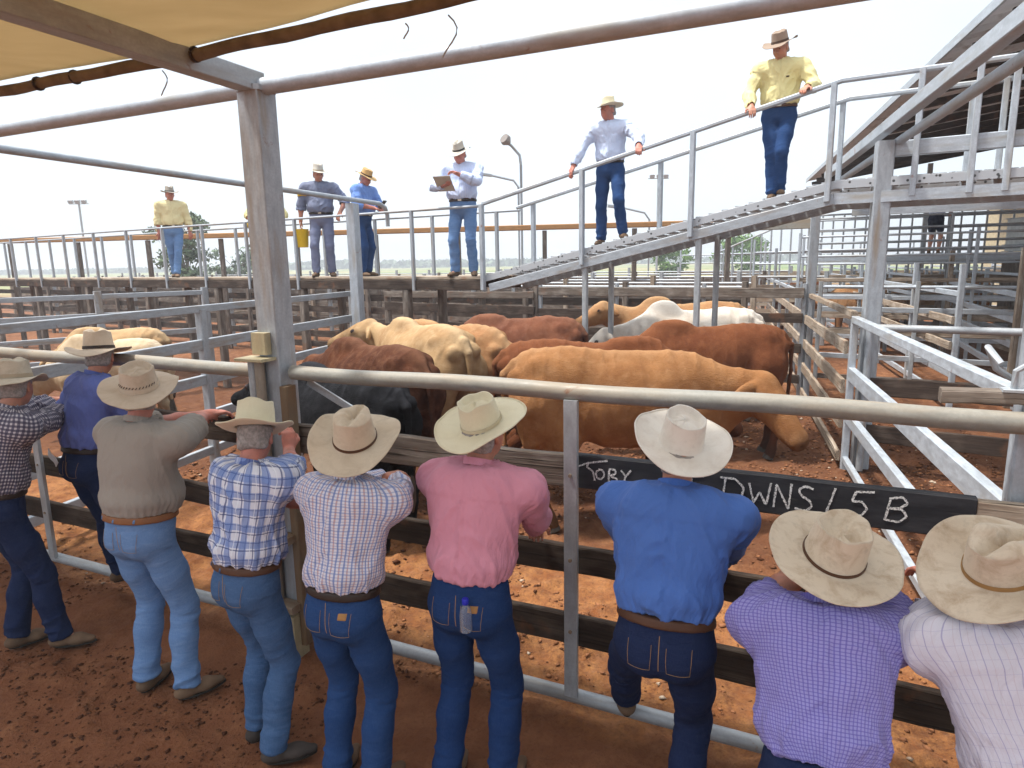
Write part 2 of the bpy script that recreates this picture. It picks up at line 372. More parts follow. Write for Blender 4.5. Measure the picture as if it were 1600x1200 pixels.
# ------------------------------------------------------------------ hats
def hat(parent, c, hu, hf, mat, band, style='tele', cr=.118, bw=.105, curl=.035, dip=.015, back=0., bandw=.022, a=.108, b=.090, sag=.0, seed=0, edge=None, stitch=None):
    """c = centre of the crown base; hu up axis, hf front axis"""
    hu = unit(hu); hf = unit(np.array(hf)-hu*(hu@hf)); hr = np.cross(hf, hu); NTH = 72; rows = []
    def wave(th): return (fbm(np.c_[np.cos(th)*1.2+seed, np.sin(th)*1.2, th*0+seed*3.1], 5, 2)-.5)*1.1
    th = np.linspace(0, 2*np.pi, NTH, endpoint=False); cx, sy = np.cos(th), np.sin(th)   # x right, y front
    wv = wave(th)
    def brim(u):
        wd = bw*(1+.12*sy*sy); rx = b+u*wd; ry = a+u*wd
        z = curl*(cx*cx)**1.3*u**1.7-dip*(sy*sy)*u**1.4*(1+back*np.where(sy < 0, 1., 0.))-sag*u*u+wv*.045*u*u+np.where(u > .97, .001, 0)
        sh = 1-.25*np.clip(curl/.05, 0, 1.6)*(cx*cx)*max(u-.35, 0)*.5
        return np.c_[(b+(rx-b)*sh)*cx, ry*sy, z]
    def side(v):
        rx = b*(1-.10*v-.05*math.sin(math.pi*v)*0+.018*(1-v)); ry = a*(1-.13*v+.018*(1-v)); X = rx*cx; Y = ry*sy
        if style == 'pinch': d = np.clip(Y/a, 0, 1)**1.0*v; X = X*(1-.42*d); 
        if style == 'diamond': X = X*(1-.22*np.abs(Y/a)*v)
        z = cr*v*np.ones(NTH)+v*(-.020 if style == 'pinch' else .0)*np.clip(Y/a, 0, 1)+v*v*wv*.03
        return np.c_[X, Y, z]
    for u in np.linspace(1, .06, 12): rows.append(brim(u))
    for v in (0.02, .12, .28, .45, .62, .78, .9, .97): rows.append(side(v))
    T = side(1.0)
    for q in (0., .07, .16, .3, .46, .62, .8, .93):
        k = 1-q; X = T[:, 0]*k*(.985 if q else 1); Y = T[:, 1]*k
        if style == 'tele': z = T[:, 2]+.005*(q < .1)-.024*np.clip((q-.05)/.16, 0, 1)**1.2+.013*np.clip((q-.25)/.5, 0, 1)
        elif style == 'pinch':
            cre = np.exp(-(X/.020)**2)*np.clip(1-(Y/(a*.98))**4, 0, 1); z = T[:, 2]+.016*np.sin(min(q*3, 1.57))-.040*cre*np.clip(q/.12, 0, 1)
        elif style == 'diamond':
            z = T[:, 2]+.004-.042*np.clip((q-.04)/.42, 0, 1)**.9
        else:
            z = T[:, 2]+.026*math.sin(min(q*1.9, 1.57))-.020*np.exp(-(X/.03)**2)*np.clip(q/.3, 0, 1)
        rows.append(np.c_[X, Y, z])
    m = len(rows); L = np.vstack(rows+[rows[-1].mean(0)[None]]); L += (noise3(L*26+seed, 3)-.5)[:, None]*np.array([.003, .003, .0035])
    F = [[i*NTH+j, i*NTH+(j+1) % NTH, (i+1)*NTH+(j+1) % NTH, (i+1)*NTH+j] for i in range(m-1) for j in range(NTH)]
    F += [[(m-1)*NTH+j, (m-1)*NTH+(j+1) % NTH, m*NTH] for j in range(NTH)]
    Wd = c+L[:, :1]*hr+L[:, 1:2]*hf+L[:, 2:]*hu
    o = mkobj('hat', Wd, F, mat, parent, True, L)
    md = o.modifiers.new('felt', 'SOLIDIFY'); md.thickness = .0035; md.offset = -1
    if band is not None:
        V = []; v0 = .05; v1 = v0+bandw/cr; K = 4
        for v, of in ((v0, .001), (v0, .0035), (v1, .0035), (v1, .001)):
            s_ = side(v); nn = s_[:, :2]/np.linalg.norm(s_[:, :2], axis=1)[:, None]; V.append(np.c_[s_[:, 0]+nn[:, 0]*of, s_[:, 1]+nn[:, 1]*of, s_[:, 2]])
        V = np.vstack(V); F2 = [[k*NTH+j, k*NTH+(j+1) % NTH, (k+1)*NTH+(j+1) % NTH, (k+1)*NTH+j] for k in range(3) for j in range(NTH)]
        ob = mkobj('hat_band', c+V[:, :1]*hr+V[:, 1:2]*hf+V[:, 2:]*hu, F2, band, o, False)
    if edge is not None:                                           # bound brim edge
        E_ = brim(1.0); mb = MB(); mb.tube([c+q[0]*hr+q[1]*hf+q[2]*hu for q in E_], .0032, 6, True); mb.build('brim_edge', edge, o, True)
    if stitch:                                                     # laced or punched marks round the crown
        mb = MB(); 
        for k in range(0, stitch[1]):
            j = (stitch[0]+k*2) % NTH; p0 = side(.30)[j]; p1 = side(.40)[(j+1) % NTH]; g = lambda q: c+(q[0]*1.02)*hr+(q[1]*1.02)*hf+q[2]*hu
            mb.tube([g(p0), g(p1)], .0022, 5)
        mb.build('crown_stitching', LEATHD, o)
    return o
# ------------------------------------------------------------------ people
def ik(a, t, l1, l2, hint):
    d = t-a; L = np.linalg.norm(d); 
    if L > (l1+l2)*.995: t = a+d/L*(l1+l2)*.995; d = t-a; L = np.linalg.norm(d)
    x = (l1*l1-l2*l2+L*L)/(2*L); h = math.sqrt(max(l1*l1-x*x, 0)); u = d/L; v = np.array(hint, float)-u*(u@np.array(hint, float)); v = unit(v)
    return a+u*x+v*h, t
def hand_prims(wr, d, pn, sd, curl=.5, S=1., spread=.012):
    """wr wrist, d pointing along the hand, pn palm normal, sd = +1/-1 side of the thumb along d x pn"""
    d = unit(d); pn = unit(np.array(pn)-d*(d@pn)); lat = np.cross(d, pn)*sd; P = []
    c0 = wr+d*.045*S; rot = np.stack([lat, d, pn]); P.append(ell(c0, (.042*S, .050*S, .016*S), .012, rot)); P.append(cone(wr-d*.01, wr+d*.03*S, .026*S, .024*S, .02))
    for i, (off, L) in enumerate(((.030, .072), (.010, .080), (-.011, .074), (-.031, .058))):
        b = wr+d*.085*S+lat*off*S; a1 = curl*.8*(1+.1*i); dr = unit(d*math.cos(a1)+pn*math.sin(a1)+lat*off*spread*20); m = b+dr*L*.5*S
        a2 = curl*2.0; d2 = unit(d*math.cos(a2)+pn*math.sin(a2)+lat*off*spread*8); m2 = m+d2*L*.30*S; a3 = curl*2.7; d3 = unit(d*math.cos(a3)+pn*math.sin(a3)); e = m2+d3*L*.22*S
        P += [cone(b-d*.03*S, b, .0105*S, .0100*S, .008), cone(b, m, .0100*S, .0093*S, .003), cone(m, m2, .0093*S, .0086*S, .003), cone(m2, e, .0086*S, .0078*S, .003)]
    tb = wr+d*.022*S+lat*.030*S; td = unit(d*.6+lat*.75+pn*.25); tm = tb+td*.042*S; P += [cone(tb-td*.01, tm, .0150*S, .0118*S, .012), cone(tm, tm+unit(d*.9+lat*.1+pn*(.3+curl*.5))*.034*S, .0115*S, .0092*S, .004)]
    return P
def person(label, loc, yaw=0., S=1., lean=15., side=0., hip=(0, 0), hipz=.93, feet=((-.12, 0, 0, 8), (.12, 0, 0, -8)), hands=((-.2, .35, 1.1), (.2, .35, 1.1)), hints=((-.8, -.2, -.6), (.8, -.2, -.6)),
           head=(20, 0, 0), w=1., belly=.0, shirt=None, sleeve='long', tr=None, belt=LEATHD, boots=BOOT, hatd=None, skinm=SKIN, hair=HAIRG, h=.0085, group=None, shorts=False, hcurl=(.5, .5), knee=((-.1, 1, 0), (.1, 1, 0)), pk=True,
           hpn=((0, 0, -1), (0, 0, -1)), hdir=(None, None), hatpitch=0., roll_cuff=False, cat='person', neckfwd=.0, twist=0., openhand=False, loops=False, patch=None, wr=.0145, pleat=True, front=False, clip_=False, slv=.88, gape=.0, stripe=None, hatup=.052, face_hair=False, slouch=0.):
    wh = 1+(w-1)*.45; base = np.array(loc, float); cy, sy_ = math.cos(R_(yaw)), math.sin(R_(yaw))
    f = FN*cy-FU*sy_; r = FU*cy+FN*sy_; u = np.array([0, 0, 1.])
    Wp = lambda x, y, z: base+r*x*S+f*y*S+u*z*S
    Wv = lambda x, y, z: r*x+f*y+u*z
    root = empty('person', base, label, cat, group)
    P0 = Wp(hip[0], hip[1], hipz)
    sd = lambda an: unit(Wv(math.sin(R_(side))*1., math.sin(R_(an)), math.cos(R_(an))))
    d0 = sd(lean*.55); d1 = sd(lean*.95); d2 = sd(lean*1.35+slouch)
    Pm = P0+d0*.20*S; P1 = Pm+d1*.16*S; P2 = P1+d2*.15*S
    tw = R_(twist); rs = unit(r*math.cos(tw)+f*math.sin(tw)); rs = unit(rs-d2*(rs@d2)); fs = np.cross(d2, rs)*1.
    if fs@f < 0: fs = -fs
    hw = .178*w
    Sh = [P2-rs*hw*S-d2*.01, P2+rs*hw*S-d2*.01]
    wrist = []; elb = []
    for i in (0, 1):
        t = hands[i].copy() if isinstance(hands[i], np.ndarray) else Wp(*hands[i]); vv = t-Sh[i]; 
        if (vv@fs) > .15: Sh[i] = Sh[i]+fs*.035*S
        if (vv@u) > .0: Sh[i] = Sh[i]+u*.03*S
        e, t = ik(Sh[i], t, .285*S, .255*S, Wv(*hints[i])); elb.append(e); wrist.append(t)
    hp, hy, hr_ = head
    nd = unit(d2*.6+u*.4+f*(.25+neckfwd)); Nk = P2+d2*.055*S; Hb = Nk+nd*.075*S
    fy = f*math.cos(R_(hy))+r*math.sin(R_(hy)); hf = unit(fy*math.cos(R_(hp))-u*math.sin(R_(hp))); hu = unit(u*math.cos(R_(hp))+fy*math.sin(R_(hp)))
    hr = np.cross(hf, hu); a_ = R_(hr_); hu, hr = unit(hu*math.cos(a_)+hr*math.sin(a_)), unit(hr*math.cos(a_)-hu*math.sin(a_))
    Cc = Hb+hu*.075*S+hf*.025*S
    HR = np.stack([hr, hf, hu]); hd = lambda x, y, z: Cc+hr*x*S+hf*y*S+hu*z*S
    hq = -R_(hatpitch); hu2 = unit(hu*math.cos(hq)+hf*math.sin(hq)); hf2 = unit(hf*math.cos(hq)-hu*math.sin(hq)); HC = Cc+hu*hatup*S-hf*.014*S
    # legs
    kn = []; an = []; Hj = []; ft = []
    for i in (0, 1):
        s_ = (-1, 1)[i]; hj = P0+r*s_*.085*wh*S-u*.02*S; Hj.append(hj); fx, fy_, fz, fa = feet[i]
        ank = Wp(fx, fy_, fz+.085); k, ank = ik(hj, ank, .435*S, .415*S, Wv(*knee[i])); kn.append(k); an.append(ank)
        fa = R_(fa); fd = unit(f*math.cos(fa)-r*math.sin(fa)); ft.append(fd)
    body = []
    def torso(g, k=.06):
        b = belly
        R0 = np.stack([rs, fs, d2]); Rm = np.stack([unit(r-d1*(r@d1)), unit(f-d1*(f@d1)), d1]); Rp = np.stack([unit(r-d0*(r@d0)), unit(f-d0*(f@d0)), d0])
        return [ell(P1+f*.0, ((.158*w+g)*S, (.112+b*.3+g)*S, .19*S+g), k, Rm),
                ell(P2-d2*.05*S, ((.165*w+g)*S, (.098+g)*S, .12*S+g), k, R0),
                cone(Sh[0], Sh[1], (.060+g)*S, (.060+g)*S, k), cone(P2-rs*.10*S-fs*.03*S, P2+rs*.10*S-fs*.03*S, (.062+g)*S, (.062+g)*S, k),
                cone(P2-d2*.02, Nk+d2*.02, (.07+g)*S, (.052+g*.6)*S, .05),
                ell(Pm+f*(.02+b*.35)*S, ((.145*(w+wh)/2+b*.25+g)*S, (.108+b*.75+g)*S, .17*S), k, Rm),
                ell(P0+d0*.07*S+f*b*.25*S, ((.150*wh+b*.15+g)*S, (.112+b*.4+g)*S, .12*S), k, Rp)]
    def arm(i, g, k=.03, upto=1.):
        a, e, t = Sh[i], elb[i], wrist[i]
        P = [cone(a, a+(e-a)*.45, (.050+g)*S, (.050+g)*S, .05), cone(a+(e-a)*.45, e, (.050+g)*S, (.040+g)*S, k)]
        if upto > 0: P += [cone(e, e+(t-e)*.3*min(upto*3, 1), (.041+g)*S, (.042+g)*S, k)]
        if upto >= .99: P += [cone(e+(t-e)*.3, t, (.042+g)*S, (.028+g)*S, k)]
        elif upto > .3: P += [cone(e+(t-e)*.3, e+(t-e)*upto, (.042+g)*S, (.042-.014*upto+g)*S, k)]
        return P
    # ---- body
    body += torso(-.022, .06); 
    for i in (0, 1): body += arm(i, 0. if sleeve != 'long' else -.004)
    for i in (0, 1):
        body += [cone(Hj[i], kn[i], .075*S, .05*S, .04), cone(kn[i], kn[i]+(an[i]-kn[i])*.35-ft[i]*.012, (.05 if shorts else .046)*S, (.053 if shorts else .045)*S, .03), cone(kn[i]+(an[i]-kn[i])*.35-ft[i]*.012, an[i], (.053 if shorts else .042)*S, .034*S, .03), cone(an[i]-u*.03, an[i]-u*.05+ft[i]*.1, .03*S, .024*S, .02)]
    body += [cone(Nk-nd*.03, Hb+hu*.03*S, .058*S, .055*S, .03),
             ell(hd(0, -.012, .030), (.076*S, .096*S, .095*S), .02, HR), ell(hd(0, .020, -.035), (.062*S, .070*S, .078*S), .03, HR), ell(hd(0, .058, -.082), (.026*S, .024*S, .022*S), .03, HR),
             ell(hd(0, .06, -.03), (.048*S, .03*S, .04*S), .03, HR),
             cone(hd(-.035, .075, .022), hd(.035, .075, .022), .012*S, .012*S, .018), cone(hd(0, .088, .008), hd(0, .108, -.026), .008*S, .0125*S, .010), ell(hd(0, .098, -.030), (.017*S, .012*S, .009*S), .006, HR),
             cone(hd(-.018, .084, -.052), hd(.018, .084, -.052), .0065*S, .0065*S, .006), cone(hd(-.016, .081, -.063), hd(.016, .081, -.063), .007*S, .007*S, .006),
             ell(hd(-.030, .096, .002), (.014*S, .014*S, .009*S), .01, HR, '-'), ell(hd(.030, .096, .002), (.014*S, .014*S, .009*S), .01, HR, '-')]
    for s_ in (-1, 1): body += [ell(hd(.077*s_, -.012, -.010), (.010*S, .020*S, .032*S), .008, HR), ell(hd(.086*s_, -.006, -.008), (.006*S, .011*S, .020*S), .004, HR, '-')]
    for i in (0, 1):
        dd = hdir[i]; fa_ = unit(wrist[i]-elb[i]); dd = fa_ if dd is None else Wv(*dd); s_ = 1 if i == 0 else -1
        pn = Wv(*hpn[i]); body += hand_prims(wrist[i], dd, pn, s_ if True else 1, hcurl[i], S)
    if hatd: body += [cut(HC+hu2*.052*S, hu2, .15*S)]
    V, F = sdf_mesh(body, min(h*.82, .0072), 1)
    bo = mkobj('body', V, F, skinm, root, True); bodyVF = (V, F)
    # ---- eyes
    mb = MB()
    for s_ in (-1, 1):
        c = hd(.030*s_, .0815, .002)
        for k in range(1): mb.tube([c-hf*.004*S, c, c+hf*.0035*S], .0075*S, 10, scales=[.6, 1, .45])
    mb.build('eyes', EYE, bo, True)
    # ---- hair
    hv = [ell(hd(0, -.014, .022), (.083*S, .103*S, .10*S), .02, HR), cone(hd(-.045, -.062, -.045), hd(.045, -.062, -.045), .028*S, .028*S, .03), cut(hd(0, .02, 0), unit(hf-hu*.5)), cut(hd(0, 0, -.068), -hu), cut(HC+hu2*.004, hu2)]
    hv += [ell(hd(.087*s_, .0, -.015), (.03*S, .03*S, .045*S), .01, HR, '-') for s_ in (-1, 1)]
    Vh, Fh = sdf_mesh(hv, .0085, 1); Nh = vnorm(Vh, Fh); Vh = Vh+Nh*((noise3(Vh*90, 2)-.5)*.006)[:, None]
    mkobj('hair', Vh, Fh, hair, root, True)
    # ---- shirt
    g = .012; bp = P0+d0*.118*S
    sp = []; body_part = torso(g, .065)+[ell(P0+d0*.185*S+f*belly*.35*S, ((.150*wh+belly*.2+g+gape+.008)*S, (.118+belly*.65+g+gape)*S, .075*S), .05, np.stack([unit(r-d0*(r@d0)), unit(f-d0*(f@d0)), d0]))]
    up_ = {'long': 1., 'roll': .34, 'short': .02}[sleeve]
    sl_prims = []
    for i in (0, 1):
        ga = g+(.009 if sleeve != 'long' else .006)
        if sleeve == 'short':
            a, e = Sh[i], elb[i]; sp += [cone(a, a+(e-a)*.4, (.054+ga)*S, (.056+ga)*S, .05), cone(a+(e-a)*.4, a+(e-a)*(slv+.04), (.056+ga)*S, (.060+ga)*S, .03)]
            ax = unit(e-a); ce = a+(e-a)*slv; sp += [cut(ce, ax, .12*S), cone(ce-ax*.03, ce+ax*.08, (.050+ga)*S, (.054+ga)*S, .004, op='-')]
        else:
            sp += arm(i, ga, .035, up_); e, t = elb[i], wrist[i]; ax = unit(t-e); ce = e+(t-e)*(.93 if up_ == 1 else up_-.02)
            rr = (.028 if up_ == 1 else .043)+ga
            if sleeve == 'roll': sp += [cone(ce-ax*.045*S, ce-ax*.008, rr*1.1*S, rr*1.1*S, .012)]
            sp += [cut(ce, ax, .085*S), cone(ce-ax*.02, ce+ax*.06, (rr-.008)*S, (rr-.006)*S, .004, op='-')]
    sp = sp+body_part
    sp += [cone(Nk-d2*.005-f*.01, Nk+nd*.030*S-f*.008, .072*S, .066*S, .014)]          # collar stand
    sp += [cut(bp, -d0, .32*S), cut(Nk+nd*.040*S, unit(nd-f*.45), .13*S), cone(Nk, Nk+nd*.12*S+f*.01, .050*S, .062*S, .006, op='-')]
    V, F = sdf_mesh(sp, h, 1)
    bones = [(P0, P1, .13, r, True), (P1, P2, .13, rs, True)]
    nb = len(bones)
    for i in (0, 1): bones += [(Sh[i]+(elb[i]-Sh[i])*.15, elb[i], .05, f, False), (elb[i], wrist[i], .045, f, False)]
    Pt, Wt = bones_pat(V, [(a, b, (.135*w+.035+belly*.5 if i < 2 else rr_), s_, p_) for i, (a, b, rr_, s_, p_) in enumerate(bones)])
    tors = Wt < 2; lx_ = (V-Pm)@rs; ly_ = (V-Pm)@fs; Pt[tors, 0] = (np.arctan2(lx_/(.17*w), -ly_/.125)*.155*w)[tors]+.6; Pt[tors, 1] = (V[tors]-P0)@d1+.4; Pt[tors, 2] = (V[tors]-P0)@f
    N = vnorm(V, F); dg = np.sign(Pt[:, 0]-.6)*tors; q = np.c_[Pt[:, 0]*13+dg*Pt[:, 1]*9, Pt[:, 1]*3.2-dg*Pt[:, 0]*2, Pt[:, 2]*5]+loc[0]*7.7
    wr_ = noise3(q+fbm(V*5, 9)[:, None]*1.6, 4); rg = 1-np.abs(2*wr_-1); q2 = q*2.3+5; r2 = 1-np.abs(2*noise3(q2, 6)-1)
    near_w = np.exp(-(((V-bp)@d0)/.10)**2); arm_ = (~tors)*1.
    V = V+N*((rg**2-.35)*wr*(1+.5*near_w+.4*arm_)+(r2**2-.35)*wr*.35+(np.sin(Pt[:, 0]*150+3*noise3(V*9, 2))*.5)*near_w*.004)[:, None]
    if pleat:
        yl = (V-P2)@d2; xx = (V-P2)@rs; bk_ = tors & (((V-P2)@fs) < .02)
        V = V+N*(bk_*(.0035*np.clip((yl+.075)/.012, 0, 1)+.006*np.exp(-(xx/.011)**2)*np.clip((-.075-yl)/.01, 0, 1)*np.clip((yl+.38)/.25, 0, 1)-.004*np.exp(-((np.abs(xx)-.024)/.009)**2)*np.clip((-.08-yl)/.01, 0, 1)*np.clip((yl+.38)/.25, 0, 1)))[:, None]
    so_ = mkobj('shirt', V, F, shirt, root, True, Pt)
    if face_hair: pass
    # collar fold
    mb = MB(); cpts = []
    for k in range(19):
        an_ = -2.55+5.1*k/18+math.pi; x_ = math.sin(an_); y_ = math.cos(an_)
        cpts.append(Nk+nd*(.030-.012*(y_ > 0)*y_)*S+r*x_*.069*S+(unit(f-nd*(f@nd)))*(y_*.069-.006)*S)
    mb.sweep(cpts, [(-.003, -.020), (.003, -.020), (.0035, .012), (-.0035, .012)], nd); co_ = mb.build('collar', shirt, so_, True)
    if front:
        fd_ = -fs; pm_ = P2-d2*.20*S
        patch_on(V, F, pm_+fs*.05, fd_, d2, lambda a, b: (a*.015, b*.17), 'button_placket', shirt, so_, .004, 9)
        for s_ in (-1, 1): patch_on(V, F, P2-d2*.13*S+rs*s_*.078*S+fs*.05, fd_, d2, lambda a, b: (a*.045*(1-.0*b), b*.055-(.010*(1-abs(a)) if b < -.9 else 0)), 'breast_pocket', shirt, so_, .005, 9)
        patch_on(bodyVF[0], bodyVF[1], Nk+fs*.02-d2*.028*S, fd_, d2, lambda a, b: (a*.030*(b+1.05)/2, b*.040), 'open_neck', skinm, so_, .019, 7)
        if clip_: patch_on(V, F, P2-d2*.105*S-rs*.078*S+fs*.05, fd_, d2, lambda a, b: (a*.022, b*.010), 'glasses_case', LEATHD, so_, .014, 5)
    # ---- trousers
    gt = .0; Rp = np.stack([unit(r-d0*(r@d0)), unit(f-d0*(f@d0)), d0])
    tp = [ell(P0+d0*.06*S+f*belly*.2*S, ((.150*wh+belly*.12+.008)*S, (.112+belly*.35+.006)*S, .15*S), .05, Rp), ell(P0-d0*.03*S, (.158*wh*S, .118*S, .11*S), .05, Rp)]
    for i in (0, 1):
        s_ = (-1, 1)[i]; tp += [ell(P0+r*s_*.068*S-f*.055*S-u*.035*S, (.072*S, .072*S, .088*S), .03)]
        k_, a_n = kn[i], an[i]; th = k_-Hj[i]
        wt = (.088 if not shorts else .098)
        tp += [cone(Hj[i]+r*s_*.004, Hj[i]+th*.5, wt*S, .083*S, .035), cone(Hj[i]+th*.5, k_, .083*S, .068*S, .03)]
        if not shorts:
            m = k_+(a_n-k_)*.4-ft[i]*.012; tp += [cone(k_, m, .067*S, .066*S, .02), cone(m, a_n-(a_n-k_)*(-.02), .066*S, .063*S, .03), cut(a_n+u*-.015, unit(a_n-k_), .13*S)]
        else: tp += [cut(Hj[i]+th*.75, unit(th), .14*S)]
    tp += [cut(P0+d0*.115*S, d0, .32*S)]
    V, F = sdf_mesh(tp, h, 1)
    bn = [(P0-d0*.1, P0+d0*.2, .12, r, True)]
    for i in (0, 1): bn += [(Hj[i]-u*.03, kn[i], .07, f, False), (kn[i], an[i], .06, f, False)]
    Pt, Wt = bones_pat(V, bn); N = vnorm(V, F)
    amp = np.zeros(len(V)); 
    for i in (0, 1):
        for c_, s2, a2 in ((kn[i], .12, 1.), (an[i], .16, 1.5), (P0-u*.12, .10, .8)): amp = np.maximum(amp, a2*np.exp(-((V-c_)**2).sum(1)/s2**2))
    q = np.c_[Pt[:, 0]*6, Pt[:, 1]*15+Pt[:, 0]*3, Pt[:, 2]*3]+loc[1]*5.3; rg = 1-np.abs(2*noise3(q+fbm(V*4, 3)[:, None]*1.5, 7)-1)
    q2 = np.c_[Pt[:, 0]*10+Pt[:, 1]*3, Pt[:, 1]*5, Pt[:, 2]*3]; r2 = 1-np.abs(2*noise3(q2, 12)-1)
    V = V+N*((rg**2-.4)*.015*amp+(r2**2-.35)*.007)[:, None]
    to = mkobj('shorts' if shorts else 'trousers', V, F, tr, root, True, Pt)
    if pk:
        back = f
        for s_ in (-1, 1):
            c_ = P0+r*s_*.072*S-f*.05+d0*(-.005)*S
            sh_ = lambda a, b: (a*.062*(1-.10*max(-b, 0)), b*.066-(.016*(1-abs(a)) if b < -.9 else 0))
            po = patch_on(V, F, c_, back, d0, sh_, 'back_pocket', tr, to, .0035)
            if po is not None:                                                    # stitched hem of the pocket
                mb = MB(); n = 9; vs = [Vector(v.co)+Vector(wloc(po)) for v in po.data.vertices]
                ring = [i*n for i in range(n)]; ed = [i*n+1 for i in range(1, n-1)]; pts = [np.array(vs[1*n+j])-f*.0012 for j in range(n-2, 0, -1)]+[np.array(vs[i*n+1])-f*.0012 for i in range(2, n-1)]+[np.array(vs[(n-2)*n+j])-f*.0012 for j in range(2, n-1)]
                mb.tube(pts, .0010, 4); mb.build('pocket_stitching', THREAD, po)
        if patch:
            patch_on(V, F, P0+r*patch*.088*S+d0*.032*S, f, d0, lambda a, b: (a*.026, b*.018), 'leather_patch', TAN, to, .0065, 6)
        # centre back seam
        patch_on(V, F, P0+d0*.01*S, f, d0, lambda a, b: (a*.0016, b*.085), 'centre_seam', THREAD, to, .0015, 9)
    # ---- belt
    if belt is not None:
        bc = P0+d0*.100*S
        b1 = [ell(P0+d0*.06*S+f*belly*.2*S, ((.150*wh+belly*.16+.016)*S, (.112+belly*.38+.020)*S, .19*S), .01, Rp), ell(P0+d0*.09*S+f*belly*.2*S, ((.150*wh+belly*.16+.014)*S, (.112+belly*.38+.018)*S, .13*S), .02, Rp), cut(bc+d0*.018*S, d0, .4), cut(bc-d0*.018*S, -d0, .4)]
        V2, F2 = sdf_mesh(b1, .006, 1); be = mkobj('belt', V2, F2, belt, root, True)
        if loops:
            for xx in (-.11, 0, .11):
                patch_on(V2, F2, bc+r*xx*S, f, d0, lambda a, b: (a*.006, b*.026), 'belt_loop', tr, be, .004, 5)
        mb = MB(); bk = bc+f*(.112+belly*.6+.02)*S; mb.box(bk-r*.028, bk+r*.028, .008, .042, d0); mb.build('buckle', BRASS, be)
    # ---- boots
    for i in (0, 1):
        a_n = an[i]; fd = ft[i]; gz = a_n-u*.085*S
        if shorts: sec = [cone(a_n-u*.02, a_n+u*.02, .042*S, .042*S, .02)]
        else: sec = [cone(a_n-u*.03, a_n+u*.07, .045*S, .047*S, .02)]
        sec += [cone(gz+u*.038-fd*.035, gz+u*.034+fd*.10, .040*S, .038*S, .03, (u, .8)), cone(gz+u*.034+fd*.10, gz+u*.026+fd*.175, .040*S, .027*S, .03, (u, .75)), cut(gz+u*.006, -u, .4)]
        V3, F3 = sdf_mesh(sec, .008, 1); bt = mkobj('boot', V3, F3, boots, root, True)
        mb = MB(); sd_ = np.cross(fd, u); pts = []
        for k in range(20):
            t = 2*math.pi*k/20; yy = math.cos(t); xx = math.sin(t); L = .072+.125*yy; wdt = .040 if yy < .3 else .040*(1-.30*((yy-.3)/.7)**2)
            pts.append(gz+fd*L*S+sd_*xx*wdt*S)
        Vs = [p+u*.012 for p in pts]+[p for p in pts]; Fs = [[k, (k+1) % 20, 20+(k+1) % 20, 20+k] for k in range(20)]+[list(range(20))[::-1], list(range(20, 40))]
        mb.add(Vs, Fs); mb.build('sole', SOLE, bt)
    if hatd:
        hat(root, HC, hu2, hf2, **hatd)
    return dict(root=root, P0=P0, P2=P2, Cc=Cc, Sh=Sh, elb=elb, wrist=wrist, f=f, r=r, d0=d0, V=V, F=F, to=to, S=S, fs=fs, kn=kn)
# ------------------------------------------------------------------ ground
def ground_mat():
    m = NT('red_dirt', .95, 0, .15); p = m.obj(); a = m.noise(p, .55, 6, .6); b = m.noise(p, 7, 6, .65); c = m.noise(p, 45, 4, .7); d = m.noise(p, 2.4, 5, .6)
    x = m.mix(m.rng(a, .35, .65), (.12, .047, .022), (.225, .092, .041)); x = m.mix(m.rng(b, .46, .74, 0, .75), x, (.38, .19, .09)); x = m.mix(m.rng(c, .3, .5, .7, 0), x, (.05, .02, .011))
    x = m.mix(m.rng(d, .58, .75, 0, .55), x, (.14, .062, .032)); st = m.sep(p)
    x = m.mix(m.rng(m.math('ADD', m.math('MULTIPLY', st[0], .4165), m.math('MULTIPLY', st[1], .909)), 2.9, 3.15, .6, 0), x, (.21, .080, .038)); tt = m.math('ADD', m.math('ADD', m.math('MULTIPLY', st[0], .4165), m.math('MULTIPLY', st[1], .909)), m.math('MULTIPLY', m.noise(p, 1.8, 3), 1.2)); x = m.mix(m.math('MULTIPLY', m.math('MULTIPLY', m.rng(tt, 3.6, 3.9), m.rng(tt, 5.2, 6.0, 1, 0)), m.rng(m.noise(p, 22, 6, .75), .40, .60, .1, .75)), x, m.mix(m.rng(m.noise(p, 5, 4), .35, .65), (.24, .085, .028), (.40, .185, .065))); x = m.mix(m.math('MULTIPLY', m.math('MULTIPLY', m.rng(tt, 5.4, 6.2), m.rng(tt, 12., 14., 1, 0)), .55), x, (.085, .034, .018)); far = m.rng(st[1], 55, 75); x = m.mix(far, x, (.30, .26, .13)); far2 = m.rng(m.noise(p, .02, 3), .4, .6); x = m.mix(m.math('MULTIPLY', m.rng(st[1], 60, 80), far2), x, (.14, .20, .06))  # bands paint front shade, a sunlit mulch strip and darker cattle ground into colour
    m.color(x); m.bump(m.math('ADD', m.math('MULTIPLY', b, .5), m.math('MULTIPLY', c, .6)), .9, .03); return m.m
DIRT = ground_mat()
def axis(lo, hi, d0, far):
    a = [0.]; d = d0
    x = np.arange(lo, hi, d0).tolist(); st = d0; l = [lo]; 
    while l[-1] > -far: st *= 1.22; l.append(l[-1]-st)
    st = d0; r_ = [hi]
    while r_[-1] < far: st *= 1.22; r_.append(r_[-1]+st)
    return np.array(l[:0:-1]+x+r_)
gx = axis(-6.5, 7.5, .036, 2500.); gy = axis(1.4, 12., .036, 3000.)
GX, GY = np.meshgrid(gx, gy, indexing='ij'); PV = np.c_[GX.ravel(), GY.ravel(), np.zeros(GX.size)]
dist = np.hypot(PV[:, 0], PV[:, 1]); t_ = (PV-FP)@FN
